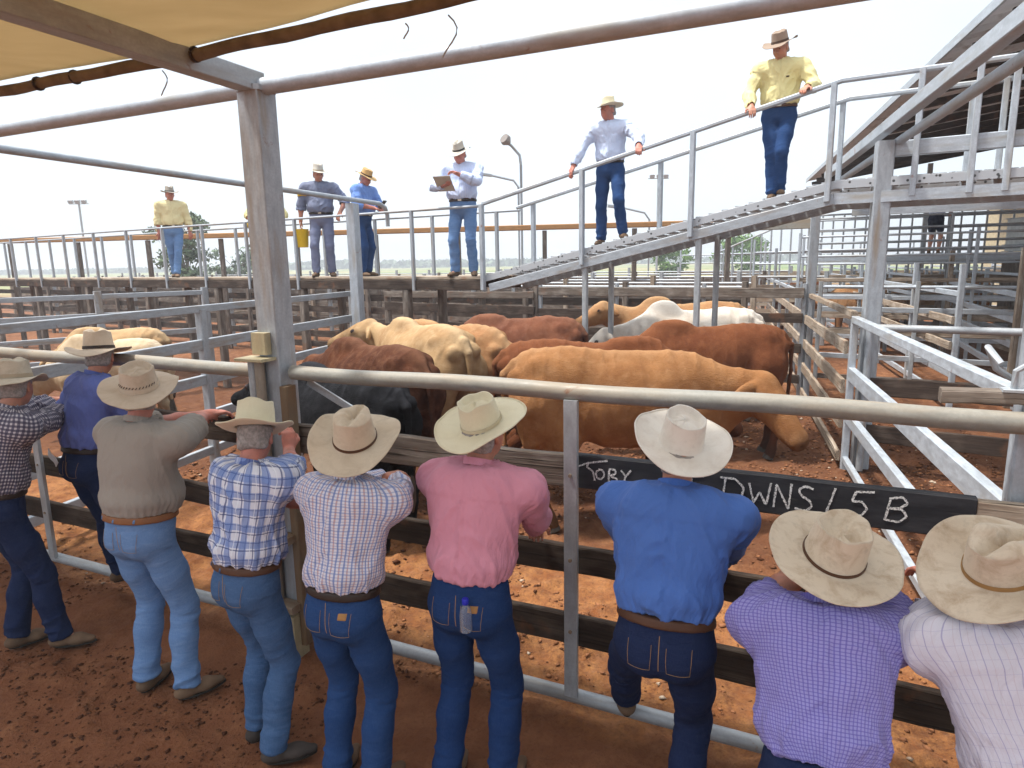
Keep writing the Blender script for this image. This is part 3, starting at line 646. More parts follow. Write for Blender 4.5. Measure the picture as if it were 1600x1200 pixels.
def gheight(P):
    t_ = (P-FP)@FN; rough = 1.0+.5*np.clip(t_*2, 0, 1)
    lump = fbm(np.c_[P[:, 0]*1.1, P[:, 1]*1.1, P[:, 0]*0], 1, 3)-.5; cl = fbm(np.c_[P[:, 0]*8, P[:, 1]*8, P[:, 0]*0], 21, 3); cl = np.clip(cl-.5, 0, 1)
    return lump*.05+cl*.15*rough*np.clip(1-np.hypot(P[:, 0], P[:, 1])/30, .1, 1)-.022
PV[:, 2] = gheight(PV)*np.clip(1.5-dist/30, 0, 1)
ny = len(gy); ii = np.arange(len(gx)-1)[:, None]*ny+np.arange(ny-1)[None]; ii = ii.ravel()
FQ = np.stack([ii, ii+ny, ii+ny+1, ii+1], 1)
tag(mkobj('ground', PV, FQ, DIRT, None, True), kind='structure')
# loose clods, gravel and bark chips
def clods():
    m = NT('clods', .95, 0, .15); e = m.attr('ext'); s_ = m.sep(e); n = m.noise(m.obj(), 60, 3)
    x = m.mix(s_[0], (.07, .027, .014), (.34, .15, .07)); x = m.mix(m.rng(s_[1], .965, .99), x, (.50, .40, .30)); m.color(x); m.bump(n, .5, .004); return m.m
base = np.array([(0, 0, 1), (.9, 0, .1), (.3, .85, 0), (-.75, .5, .1), (-.7, -.55, 0), (.3, -.9, .1), (0, 0, -.8)]); bf = [(0, 1, 2), (0, 2, 3), (0, 3, 4), (0, 4, 5), (0, 5, 1), (6, 2, 1), (6, 3, 2), (6, 4, 3), (6, 5, 4), (6, 1, 5)]
NC = 36000; s0 = RNG.uniform(-5, 4.2, NC); t0 = np.where(RNG.random(NC) < .45, RNG.uniform(-2.2, .1, NC), RNG.uniform(0, 9., NC)**1.0)
dens = noise3(np.c_[s0*1.3, t0*1.3, s0*0], 4); keep = dens > np.where(t0 < -.02, .55, .32); s0, t0 = s0[keep], t0[keep]; NC = len(s0)
siz = .0040+.016*RNG.random(NC)**3*np.where(t0 > 0, 1.25, .8)+np.clip(t0, 0, 9)*.0012; Pc = FP+FU*s0[:, None]+FN*t0[:, None]; Pc[:, 2] = gheight(Pc)*np.clip(1.5-np.hypot(Pc[:, 0], Pc[:, 1])/30, 0, 1)+siz*.25
ang = RNG.uniform(0, 6.28, NC); st_ = RNG.uniform(.5, 1.5, (NC, 7, 1)); v = base[None]*st_*np.stack([siz*RNG.uniform(.7, 1.6, NC), siz, siz*.6], 1)[:, None, :]
ca, sa = np.cos(ang)[:, None], np.sin(ang)[:, None]; vx = v[..., 0]*ca-v[..., 1]*sa; vy = v[..., 0]*sa+v[..., 1]*ca; v = np.stack([vx, vy, v[..., 2]], -1)+Pc[:, None, :]
FF = (np.array(bf)[None]+np.arange(NC)[:, None, None]*7).reshape(-1, 3); ex = RNG.random((NC, 3)); ex[:, 0] = np.where(t0 < -.02, ex[:, 0]**2*.35, ex[:, 0]); ex[:, 1] = np.where(t0 < -.02, ex[:, 1]*.93, ex[:, 1]); ex = np.repeat(ex, 7, 0)  # clods before the fence darkened to match the painted front shade
tag(mkobj('loose_clods', v.reshape(-1, 3), FF, clods(), None, False, extra=ex), kind='stuff')
# ------------------------------------------------------------------ front fence
BRK = galv('rust_stained_bracket', (.34, .31, .26), .8, (.20, .12, .06), .1, .7)
ff = empty('rail_fence', fc(1, 0), 'front pen fence with a thick cream pipe rail and three rows of dark boards', 'fence')
for a, b in ((-7.5, -.96), (-.75, 4.6)):
    mb = MB(); pts = [fc(a+(b-a)*i/24, 0, 1.812-.006*math.sin(i*.9)) for i in range(25)]; mb.tube(pts, .044, 20); mb.build('top_rail', CREAM, ff, True)
    mb = MB(); mb.tube([fc(a+(b-a)*i/12, 0, .13) for i in range(13)], .038, 18); mb.build('bottom_pipe', GALVD, ff, True)
for lo, hi, z, h_, mt, nm in ((-.78, 1.035, 1.39, .178, TIMB, 'board'), (2.76, 4.6, 1.385, .178, TIMBP, 'board'), (-7.5, -.96, 1.39, .17, TIMBK, 'board'),
        (-.78, 4.6, .905, .150, TIMBK, 'board'), (-.78, 4.6, .505, .172, TIMBK, 'board'), (-7.5, -.96, .905, .15, TIMBK, 'board'), (-7.5, -.96, .515, .155, TIMBK, 'board')):
    mb = MB(); mb.plank(fc(lo, .035, z), fc(hi, .035, z), .045, h_, (0, 0, 1), .005, 18); mb.build(nm, mt, ff)
mb = MB(); mb.plank(fc(1.037, .034, 1.395), fc(2.757, .034, 1.392), .046, .18, (0, 0, 1), .003, 18); bb = mb.build('board', BLACKB, ff, label='black painted board with white chalk letters')
for s_ in (1.05, 4.1, -3.4):
    mb = MB(); mb.box(fc(s_, -.035, .15), fc(s_, -.035, 1.775), .072, .028, FN*1., .003); po = mb.build('post', GALVD, ff)
    for z in (.505, .905, 1.36):
        m2 = MB(); m2.tube([fc(s_, -.05, z+.03), fc(s_, -.058, z+.03)], .010, 8); m2.build('bolt', BRK, po)
# chalk: strokes traced in board coordinates (s, z)
def chalk(strokes, parent):
    for st in strokes:
        mb = MB(); pts = []
        for i in range(len(st)-1):
            n_ = max(2, int(math.dist(st[i], st[i+1])/.008))
            for k in range(n_): q = k/n_; pts.append((st[i][0]*(1-q)+st[i+1][0]*q, st[i][1]*(1-q)+st[i+1][1]*q))
        pts.append(st[-1]); V = []; sm = [pts[0]]+[((pts[i-1][0]+pts[i][0]*2+pts[i+1][0])/4, (pts[i-1][1]+pts[i][1]*2+pts[i+1][1])/4) for i in range(1, len(pts)-1)]+[pts[-1]]
        P3 = [fc(a+RNG.normal()*.0005, .0080, b+RNG.normal()*.0005) for a, b in sm]
        mb.sweep(P3, [(-.0044, -.0007), (.0044, -.0007), (.0044, .0007), (-.0044, .0007)], FN, scales=[.75+.5*RNG.random() for _ in P3]); mb.build('chalk_stroke', CHALK, parent)
LET = LETTERS = [
 [(1.075, 1.425), (1.12, 1.447), (1.19, 1.462), (1.225, 1.470)], [(1.128, 1.452), (1.118, 1.425), (1.150, 1.410), (1.160, 1.36)],
 [(1.185, 1.42), (1.165, 1.405), (1.17, 1.375), (1.195, 1.370), (1.212, 1.395), (1.200, 1.420), (1.180, 1.42)],
 [(1.235, 1.43), (1.232, 1.365)], [(1.235, 1.43), (1.265, 1.430), (1.270, 1.408), (1.236, 1.395), (1.280, 1.380), (1.262, 1.362), (1.232, 1.363)],
 [(1.295, 1.430), (1.318, 1.400)], [(1.345, 1.435), (1.318, 1.400), (1.308, 1.360)],
 [(1.60, 1.44), (1.597, 1.345)], [(1.635, 1.445), (1.632, 1.342)], [(1.635, 1.443), (1.69, 1.447)], [(1.634, 1.395), (1.675, 1.393)], [(1.632, 1.343), (1.69, 1.350)],
 [(1.788, 1.448), (1.778, 1.345)], [(1.765, 1.452), (1.83, 1.452), (1.87, 1.415), (1.862, 1.370), (1.820, 1.342), (1.765, 1.338)],
 [(1.893, 1.440), (1.915, 1.348), (1.938, 1.405), (1.968, 1.345), (1.985, 1.452)], [(2.00, 1.34), (2.008, 1.450), (2.062, 1.338), (2.070, 1.458)],
 [(2.160, 1.445), (2.125, 1.455), (2.100, 1.435), (2.112, 1.408), (2.145, 1.392), (2.158, 1.365), (2.130, 1.340), (2.088, 1.348)],
 [(2.245, 1.460), (2.215, 1.345)], [(2.395, 1.462), (2.325, 1.455)], [(2.325, 1.455), (2.312, 1.410), (2.350, 1.415), (2.372, 1.385), (2.352, 1.352), (2.305, 1.350)],
 [(2.455, 1.440), (2.440, 1.345)], [(2.450, 1.442), (2.500, 1.455), (2.520, 1.430), (2.492, 1.405), (2.448, 1.400), (2.50, 1.400), (2.520, 1.372), (2.490, 1.342), (2.438, 1.348)]]
chalk(LET, bb)
# ------------------------------------------------------------------ steel shade frame with canopy
sf = empty('shade_frame', fc(-.86, 0), 'tall grey steel post carrying the thick overhead pipes of the shade frame', 'steel frame')
mb = MB(); mb.sweep([fc(-.86, .0, 0), fc(-.86, .0, 3.42)], [(x*.076, y*.076) for x, y in ((-.93, -1), (.93, -1), (1, -.93), (1, .93), (.93, 1), (-.93, 1), (-1, .93), (-1, -.93))], FN); mb.build('post', GALV, sf, True)
mb = MB(); mb.box(fc(-.86, 0, 3.42), fc(-.86, 0, 3.45), .17, .17, FN); mb.build('cap_plate', GALVD, sf)
for a, b in ((-9, -.90), (-.82, 5.2)):
    mb = MB(); mb.tube([fc(a, 0, 3.45), fc(b, 0, 3.45)], .047, 22); mb.build('top_pipe', GALVB, sf, True)
mb = MB(); mb.sweep([fc(-.86, .02, 3.475), fc(-.80, -4.6, 3.50)], [(-.045, -.055), (.045, -.055), (.05, -.05), (.05, .05), (.045, .055), (-.045, .055), (-.05, .05), (-.05, -.05)]); mb.build('cross_beam', GALVD, sf)
mb = MB(); mb.box(fc(-.885, -.10, 1.93), fc(-.885, -.10, 2.06), .115, .05, FN); mb.box(fc(-1.01, -.13, 1.905), fc(-.80, -.13, 1.905), .14, .018, (0, 0, 1)); mb.build('clamp_bracket', YELP, sf)
for dx, r_, z1 in ((-.955, .028, 1.9), (-.90, .030, 1.9)):
    mb = MB(); mb.tube([fc(dx, -.115, .30), fc(dx, -.115, z1)], r_, 14); mb.build('gate_pipe', GALVD if dx < -.9 else BRK, sf, True)
mb = MB(); mb.box(fc(-.745, -.06, .05), fc(-.745, -.06, 1.74), .055, .09, FN); mb.build('side_channel', RUSTY, sf)
for z in (.32, .78):
    mb = MB(); mb.box(fc(-.94, -.13, z), fc(-.74, -.13, z), .10, .05, (0, 0, 1)); mb.tube([fc(-.80, -.17, z-.07), fc(-.80, -.19, z-.07)], .022, 10); mb.build('hinge_lug', BRK, sf)
mb = MB(); mb.box(fc(-.83, -.10, -.05), fc(-.83, -.10, .27), .15, .13, FN, .006); mb.build('stump_plate', YELP, sf)
mb = MB(); mb.box(fc(-.72, .09, 1.74), fc(.50, .09, 1.18), .014, .045, (0, 0, 1)); mb.build('diagonal_brace', GALV, sf)
# canopy
def canopy_mat():
    m = bpy.data.materials.new('tan_shade_cloth'); m.use_nodes = True; t = m.node_tree; b = t.nodes['Principled BSDF']; out = t.nodes['Material Output']
    tr = t.nodes.new('ShaderNodeBsdfTranslucent'); mx = t.nodes.new('ShaderNodeMixShader'); mx.inputs[0].default_value = .6
    tcn = t.nodes.new('ShaderNodeTexCoord'); mp = t.nodes.new('ShaderNodeMapping'); mp.inputs['Scale'].default_value = (1.2, 6, 1); n = t.nodes.new('ShaderNodeTexNoise'); n.inputs['Scale'].default_value = 1.6; n.inputs['Detail'].default_value = 6
    cr = t.nodes.new('ShaderNodeMix'); cr.data_type = 'RGBA'; cr.inputs[6].default_value = (.46, .375, .24, 1); cr.inputs[7].default_value = (.60, .50, .34, 1)
    n2 = t.nodes.new('ShaderNodeTexNoise'); n2.inputs['Scale'].default_value = 260; bp_ = t.nodes.new('ShaderNodeBump'); bp_.inputs['Strength'].default_value = .2
    L = t.links.new; L(tcn.outputs['Object'], mp.inputs[0]); L(mp.outputs[0], n.inputs['Vector']); L(n.outputs[0], cr.inputs[0]); L(cr.outputs[2], b.inputs['Base Color']); L(cr.outputs[2], tr.inputs['Color'])
    L(n.outputs[0], bp_.inputs['Height']); L(bp_.outputs[0], b.inputs['Normal']); b.inputs['Roughness'].default_value = .9
    L(b.outputs[0], mx.inputs[1]); L(tr.outputs[0], mx.inputs[2]); L(mx.outputs[0], out.inputs['Surface']); return m
CANV = canopy_mat(); HEM = plain('canvas_hem', (.16, .125, .08), .9, .3, .3, 10)
cn = empty('shade_canopy', fc(0, -.5, 3.5), 'tan cloth canopy stretched over the pipe frame above the men', 'canopy')
ns, ntt = 150, 50; V = []
for i in range(ns+1):
    for j in range(ntt+1):
        s_ = -13+23*i/ns; t = -.47-1.9*j/ntt; z = 3.555+.05*math.sin(j/ntt*math.pi)+.018*math.sin(s_*2.1+t)*min(j/3, 1)+.010*math.sin(s_*7+t*2)*min(j/3, 1); V.append(fc(s_, t, z+.02*math.sin(s_*1.9)))
V = np.array(V); Fq = [[i*(ntt+1)+j, (i+1)*(ntt+1)+j, (i+1)*(ntt+1)+j+1, i*(ntt+1)+j+1] for i in range(ns) for j in range(ntt)]; V[:, 2] += (noise3(V*3.0, 3)-.5)*.018
cl = mkobj('cloth_sheet', V, Fq, CANV, cn, True); md = cl.modifiers.new('t', 'SOLIDIFY'); md.thickness = .002
mb = MB(); pts = []; scl = []
for i in range(240):
    s_ = -13+23*i/239; pts.append(fc(s_, -.47+.008*math.sin(s_*5), 3.505+.008*math.sin(s_*1.9)+.004*math.sin(s_*9))); scl.append(.92+.08*abs(math.sin(s_*6.1))+.05*RNG.random())
mb.tube(pts, .030, 12, scales=scl); mb.build('hem_roll', HEM, cn, True)
for s_ in (-2.05, -1.72, -.93, -.78, -3.4, .9, 2.2):
    mb = MB(); mb.tube([fc(s_, -.47+.032*math.cos(a), 3.505+.008*math.sin(s_*1.9)+.032*math.sin(a)) for a in np.linspace(0, 6.283, 15)[:-1]], .008, 6, True); mb.build('rope_tie', LEATHD, cn, True)
for s_, L in ((-1.05, .12), (.66, .16), (.45, .06)):
    mb = MB(); mb.tube([fc(s_+.05*math.sin(k*.7)*L/.2, -.45, 3.46-L*k/6) for k in range(7)], .0035, 5); mb.build('loose_cord', GALVB, cn, True)
# ------------------------------------------------------------------ generic yards
def lerp(a, b, q): return np.array(a, float)*(1-q)+np.array(b, float)*q
def yard(a, b, rails, label, cat='fence', posts=2.6, pm=GALV, ph=2.0, pw=.09, name='rail_fence', group=None, pstart=0, round_=False):
    """rails: (z, height, thickness, material, kind 'b' board / 'r' steel box / 'p' pipe)"""
    a = np.array([a[0], a[1], 0.]); b = np.array([b[0], b[1], 0.]); L = np.linalg.norm(b-a); u_ = (b-a)/L; n_ = np.array([-u_[1], u_[0], 0])
    e = empty(name, a, label, cat, group)
    k = max(1, round(L/posts))
    for i in range(pstart, k+1):
        p = a+u_*L*i/k; mb = MB()
        if round_: mb.tube([p, p+[0, 0, ph]], pw/2, 12)
        else: mb.box(p, p+[0, 0, ph+(.04*RNG.random() if pm in (TIMB, TIMBD, TIMBP) else 0)], pw, pw, u_)
        mb.build('post', pm, e, round_)
    for (z, h_, w_, mt, kd) in rails:
        mb = MB(); o = n_*(pw/2+w_/2+.003)*(1 if kd == 'b' else 0 if kd == 'p' else 0)
        z2 = z+RNG.normal()*.008 if kd == 'b' else z
        pa, pb = a+o+[0, 0, z2], b+o+[0, 0, z2+(RNG.normal()*.015 if kd == 'b' else 0)]
        if kd == 'b': mb.plank(pa, pb, w_, h_, (0, 0, 1), .006, 16)
        elif kd == 'p': mb.tube([pa, pb], h_/2, 12)
        else: mb.sweep([pa, pb], [(-w_/2, -h_/2+.006), (-w_/2+.006, -h_/2), (w_/2-.006, -h_/2), (w_/2, -h_/2+.006), (w_/2, h_/2-.006), (w_/2-.006, h_/2), (-w_/2+.006, h_/2), (-w_/2, h_/2-.006)])
        mb.build('board' if kd == 'b' else 'rail', mt, e, kd == 'p')
    return e
WD = np.array([.857, -.515]); LD = np.array([.304, .953])          # across the yards; along the lanes
A_, B_, C_, D_, E_, F_ = [np.array([2.62, 3.5])+LD*k for k in (0, 4.08, 8.1, 12.2, 16.4, 24.5)]
lane = lambda pal, z=(1.78, 1.42, .99, .56, .15): [(z[0], .075, .06, GALV, 'r')]+[(q, .15, .045, pal, 'b') for q in z[1:]]
yard(A_-LD*.35, B_, [(1.75, .075, .075, GALVB, 'r'), (1.135, .15, .07, GALVB, 'r'), (.635, .12, .07, GALVB, 'r'), (.13, .07, .06, GALVB, 'r')], 'bright galvanised lane fence of four box rails running away from the right front corner', posts=4.4, pm=GALVB, ph=1.75, pw=.075, pstart=1)
yard(B_+LD*.06, C_, [(1.80, .07, .07, TIMBP, 'r'), (1.42, .15, .045, TIMBP, 'b'), (.98, .16, .045, TIMBP, 'b'), (.55, .15, .045, TIMBP, 'b'), (.15, .12, .045, TIMBP, 'b')], 'lane fence section with pale sunlit timber boards beyond the large square column', posts=9, pm=GALV, ph=1.8, pw=.07, pstart=1)
yard(C_+LD*.1, E_, lane(TIMBP), 'far lane fence section of pale boards on thin steel posts past the tall column', posts=2.05, pm=GALV, ph=1.85, pw=.07)
yard(E_+LD*.1, F_, lane(TIMB), 'most distant section of the boarded lane fence on the right side of the pen', posts=2.7, pm=GALV, ph=2.7, pw=.08)
yard(C_+WD*2.1, C_+WD*2.1+LD*13, [(1.85, .08, .06, GALVB, 'r'), (1.45, .12, .045, TIMBP, 'b'), (1.05, .12, .045, TIMBP, 'b'), (.6, .12, .045, GALVB, 'r'), (.2, .1, .045, GALVB, 'r')], 'pale lane fence seen between the rear column and the large square column', posts=2.4, pm=GALVB, ph=2.3, pw=.08)
yard(C_+WD*.3+LD*1.2, C_+WD*6.4+LD*1.2, [(1.9, .06, .06, GALVB, 'p'), (1.5, .09, .05, GALV, 'r'), (1.1, .09, .05, TIMBP, 'b'), (.65, .09, .05, GALV, 'r'), (.25, .09, .05, TIMB, 'b')], 'cross fence of steel rails behind the large square column', posts=1.5, pm=GALVD, ph=2.0, pw=.07)
yard(C_+WD*.3+LD*5.2, C_+WD*9+LD*5.2, [(2.9, .05, .05, GALVB, 'p'), (2.45, .05, .05, GALVB, 'p'), (1.9, .08, .06, TIMBP, 'b'), (1.5, .09, .05, GALVB, 'r'), (1.05, .09, .05, TIMBP, 'b'), (.6, .1, .05, GALVB, 'r')], 'tall cross fence of pale steel rails midway back in the right hand pens', posts=1.6, pm=GALVB, ph=3.0, pw=.07)
# left fence of the pen
p0, p1 = np.array([-5.6, .75]), np.array([-2.72, 11.4])
yard(p0, p1, [(1.965, .085, .06, GALV, 'r'), (1.545, .12, .06, GALV, 'r'), (1.12, .12, .06, GALV, 'r'), (.68, .12, .06, GALV, 'r'), (.25, .1, .06, GALV, 'r')], 'grey box rail fence running from the left edge back to the post under the walkway', posts=3.7, pm=GALV, ph=1.96, pw=.10)
yard((-9.0, 11.0), (-6.2, 13.5), [(1.95, .09, .05, GALV, 'r'), (1.6, .10, .05, GALV, 'r'), (1.2, .10, .05, GALV, 'r'), (.8, .10, .05, GALV, 'r')], 'grey steel gate panel standing in the left pens below the walkway', 'gate', posts=1.9, pm=GALV, ph=2.05, pw=.12, name='yard_gate')
# cross fences, near to far
DK = lambda zs, m_=TIMBD, h_=.16: [(z, h_, .045, m_, 'b') for z in zs]
C0 = C_
yard(C0-LD*.0-WD*.1, C0-WD*5.2, [(1.83, .17, .05, TIMB, 'b'), (1.42, .16, .05, TIMBD, 'b'), (.90, .16, .05, TIMBD, 'b'), (.37, .15, .05, TIMBD, 'b')], 'back fence of the cattle pen with wide weathered boards on galvanised posts', posts=1.75, pm=GALV, ph=2.0, pw=.07)
yard(C0-WD*5.3, C0-WD*9.4, [(1.75, .14, .05, TIMB, 'b'), (1.45, .18, .05, TIMBD, 'b'), (.95, .16, .05, TIMBD, 'b'), (.4, .15, .05, TIMBD, 'b')], 'back fence section behind the cream cattle with rough dark boards and timber posts', posts=1.4, pm=TIMB, ph=2.0, pw=.13)
cb = B_+np.array([.15, -.05])
yard(cb, cb+WD*4.2, [(1.66, .08, .08, GALVD, 'p'), (.98, .21, .05, TIMBD, 'b'), (.43, .20, .05, TIMBD, 'b')], 'low cross fence right of the large square column with a round pipe over dark boards', posts=4.2, pm=GALV, ph=1.66, pw=.08, round_=True)
yard((8.0, 10.4), (10.5, 15.9), [(1.80, .09, .06, GALVB, 'r'), (1.40, .11, .06, GALVB, 'r'), (1.0, .11, .06, GALVB, 'r'), (.55, .11, .06, GALVB, 'r')], 'bright steel rail fence of the second lane near the right edge', posts=5.9, pm=TIMBP, ph=2.5, pw=.10)
yard((6.0, 5.4), (8.0, 10.2), [(1.80, .09, .06, GALVB, 'r'), (1.0, .11, .06, GALVB, 'r')], 'near gate frame of the second lane cut off by the right edge', posts=5.1, pm=GALVB, ph=2.3, pw=.13)
yard((10.4, 16.1), (7.8, 17.7), [(1.85, .09, .06, GALVD, 'p')]+DK((1.45, 1.0, .55), TIMB), 'short timber cross fence in front of the cattle on the far right', posts=1.5, pm=TIMB, ph=1.9, pw=.14)
rows = [(14.6, -27, 4, TIMB, TIMBD, 2.0), (17.0, -29, 5, TIMBP, TIMB, 2.05), (19.6, -31, 4.6, TIMB, TIMB, 1.95), (23.0, -33, 9, GALVD, TIMBP, 2.05), (27.5, -35, 9, TIMB, TIMB, 2.0), (33., -36, 12, GALVD, TIMB, 2.1)]
nms = ['first', 'second', 'third', 'fourth', 'fifth', 'rearmost']
for (y0, k0, k1, pm_, bm_, ph_), nm in zip(rows, nms):
    o = np.array([1.0, y0]); yard(o+WD*k0, o+WD*k1, [(1.9, .06, .06, GALVD, 'p')]+[(z, .17, .045, bm_, 'b') for z in (1.6, 1.27, .93, .60, .25)], nm+' long boarded cross fence counting back behind the walkway', posts=2.3, pm=pm_, ph=ph_, pw=.11, group='boarded cross fences of the back pens')
for i, k in enumerate((-16.5, -11.3, -7.0, -2.2, -22.)):
    o = np.array([1.0, 14.8])+WD*k; yard(o, o+LD*16, [(1.85, .06, .06, GALV, 'r')]+[(z, .15, .045, (TIMB, TIMBP)[i % 2], 'b') for z in (1.45, 1.0, .55)], ['second from left', 'third from left', 'fourth from left', 'rightmost', 'leftmost'][i]+' lane fence receding between the back pens under the walkway', posts=3.2, pm=GALVD, ph=1.9, pw=.09, group='lane fences of the back pens')
for i, k in enumerate((5.5, 7.5, 9.5, 11.5, 13.5)):
    o = np.array([4.2, 17.4])+WD*k; yard(o, o+LD*15, [(2.0, .06, .06, GALVB, 'r'), (1.6, .08, .05, GALVB, 'r'), (1.2, .08, .05, TIMBP, 'b'), (.8, .08, .05, GALVB, 'r'), (.4, .08, .05, TIMBP, 'b')], ['leftmost', 'second', 'middle', 'fourth', 'rightmost'][i]+' steel lane fence in the far right pens below the rear walkway', posts=2.4, pm=GALVB, ph=2.1, pw=.08, group='steel lane fences of the far right pens')
for i, y0 in enumerate((19.5, 23., 27., 32.)):
    o = np.array([4.2, y0]); yard(o+WD*4, o+WD*20, [(2.6, .05, .05, GALVB, 'p'), (2.25, .05, .05, GALVB, 'p'), (1.85, .09, .05, TIMBP, 'b'), (1.45, .09, .05, GALVB, 'r'), (1.0, .10, .05, TIMBP, 'b'), (.55, .1, .05, GALVB, 'r')], ['nearest', 'second', 'third', 'farthest'][i]+' cross fence of the far right pens beneath the rear walkway', posts=1.7, pm=GALVB, ph=3.0, pw=.06, group='cross fences of the far right pens')
# ------------------------------------------------------------------ big column and overhead lane frame
W3 = lambda p, z: np.array([p[0], p[1], z])
fr = empty('lane_frame', W3(B_, 0), 'large square galvanised column and rear column carrying an overhead beam and pipe', 'steel frame')
bc = B_+np.array([.22, .08])
mb = MB(); mb.box(W3(bc, 0), W3(bc, 3.66), .175, .175, W3(LD, 0), .012); mb.build('post', GALV, fr)
mb = MB(); mb.box(W3(C_+LD*.1, 0), W3(C_+LD*.1, 3.62), .15, .15, W3(LD, 0), .01); mb.build('post', GALV, fr)
mb = MB(); mb.box(W3(bc-LD*5.8, 3.80), W3(bc+LD*4.3, 3.80), .10, .12, bev=.008); mb.build('top_beam', GALVB, fr)
mb = MB(); mb.tube([W3(bc-LD*5.8+WD*.13, 3.65), W3(bc+LD*4.3+WD*.13, 3.65)], .045, 18); mb.build('top_pipe', GALVB, fr, True)
mb = MB(); mb.box(W3(bc+WD*.10, 3.57), W3(bc+WD*4.5, 3.57), .08, .16, bev=.008); mb.build('cross_beam', GALVB, fr)
mb = MB(); mb.box(W3(C_+LD*.1, 3.0), W3(C_+LD*.1-WD*1.5, 3.0), .12, .17, bev=.008); mb.build('bracket_beam', CREAM, fr)
# second frame on the left
lf = empty('lane_frame', (-2.43, 10.6, 0), 'pale steel column below the walkway holding one long level overhead pipe with a bent end', 'steel frame')
mb = MB(); mb.box((-2.43, 10.55, 0), (-2.43, 10.55, 3.38), .15, .17, W3(LD, 0), .01); mb.build('post', GALVB, lf)
pd = W3(unit(np.array([1.75, 4.84])), 0); pq = np.array([-2.43, 10.58, 3.44])
mb = MB(); mb.tube([pq-pd*10, pq+pd*.8, pq+pd*.98+[0, 0, -.05], pq+pd*1.05+[0, 0, -.16], pq+pd*1.05+[0, 0, -.36]], .036, 14); mb.build('top_pipe', GALV, lf, True)
# ------------------------------------------------------------------ walkway, ramp, landing
WALK = galv('walkway_deck_steel', (.38, .37, .35), .6, (.30, .22, .15), .1, .7)
K0 = np.array([-.39, 10.08]); WDn = np.array([.857, -.515]); WN = np.array([.515, .857]); ZD = 2.24
wk = empty('raised_walkway', W3(K0, 0), 'long level walkway on timber posts with thin steel handrails above the back pens', 'walkway')
mb = MB(); nb = 66
for k in range(4):
    o = WN*(.14+.27*k); mb.plank(W3(K0+o, ZD-.025), W3(K0-WDn*24+o, ZD-.025), .255, .045, (0, 0, 1), .004, 20)
mb.build('deck', TIMBP, wk)
mb = MB(); mb.box(W3(K0-WDn*.05, ZD-.13), W3(K0-WDn*24, ZD-.13), .05, .15); mb.build('edge_beam', TIMBD, wk)
mb = MB(); mb.box(W3(K0+WN*1.08, ZD-.13), W3(K0-WDn*24+WN*1.08, ZD-.13), .05, .15); mb.build('edge_beam', TIMBD, wk)
for i in range(10):
    for o in (0.05, 1.0):
        mb = MB(); p = K0-WDn*(1.55+2.45*i)+WN*o; mb.box(W3(p, 0), W3(p, ZD-.21), .13, .13, W3(WDn, 0)); mb.build('leg', TIMB, wk)
for o, zt in ((-.02, 3.27), (1.10, 3.27)):
    mb = MB(); mb.tube([W3(K0+WN*o, zt), W3(K0-WDn*24+WN*o, zt)], .021, 10); mb.build('handrail', GALV, wk, True)
    for i in range(18):
        mb = MB(); p = K0-WDn*(.0+1.34*i+(.45 if o > 0 else 0))+WN*o; q_ = .022; mb.box(W3(p, ZD-.22), W3(p, zt), .055, .055, W3(WDn, 0)); mb.build('handrail_post', GALV, wk)
ml = NT('slotted_tread_steel', .5, .4, .5); pp = ml.attr(); vx = ml.n('TexVoronoi'); ml.put(vx.inputs['Vector'], pp); vx.inputs['Scale'].default_value = 16
ml.color(ml.mix(ml.rng(vx.outputs['Distance'], .18, .26), (.06, .06, .06), (.44, .46, .48))); TREAD = ml.m
K1 = K0+WDn*4.72; Z1 = 3.27
rp = empty('walkway_ramp', W3(K0, 0), 'galvanised steel ramp with handrails climbing from the walkway to the upper landing', 'ramp')
rv = W3(K1, Z1)-W3(K0, ZD); sw = [(-.03, -.10), (.03, -.10), (.03, -.09), (-.018, -.09), (-.018, .09), (.03, .09), (.03, .10), (-.03, .10)]
for o in (0.0, 1.0):
    mb = MB(); mb.box(W3(K0+WN*o, ZD-.035), W3(K1+WN*o, Z1-.035), .012, .09, bev=.002); mb.build('slotted_edge', TREAD, rp)
    mb = MB(); mb.box(W3(K0+WN*o+WDn*.1, ZD-.17), W3(K1+WN*o, Z1-.19), .05, .12, bev=.006); mb.build('side_beam', GALV, rp)
    for y_ in (-.02,):
        mb = MB(); mb.box(W3(K0+WN*o, ZD+1.06), W3(K1+WN*o, Z1+1.06), .055, .055, bev=.014); mb.build('handrail', GALVB, rp)
    for q in ((0.0, .345, .66, .985) if o == 0 else (.06, .5, .985)):
        p = lerp(K0, K1, q)+WN*o*1.0+WN*(-.035 if o == 0 else .035); z = ZD+(Z1-ZD)*q; mb = MB(); mb.box(W3(p, z-.20), W3(p, z+1.05), .075, .06, W3(WDn, 0)); mb.build('handrail_post', GALVB, rp)
nt_ = 30
mb = MB()
for i in range(nt_):
    q = (i+.5)/nt_; c_ = lerp(K0, K1, q); z = ZD+(Z1-ZD)*q+.006; mb.box(W3(c_+WN*.035, z), W3(c_+WN*.965, z), .135, .03, rv*0+np.array([0, 0, 1.]), .004)
mb.build('tread_planks', TREAD, rp)
for q in (.35, .68):
    c_ = lerp(K0, K1, q); z = ZD+(Z1-ZD)*q-.2
    for o in (.03, .97):
        mb = MB(); mb.box(W3(c_+WN*o, 0), W3(c_+WN*o, z), .07, .07, W3(WDn, 0)); mb.build('leg', GALVD, rp)
ld = empty('upper_landing', W3(K1, 0), 'upper landing at the top of the ramp with slotted steel floor and handrails', 'walkway')
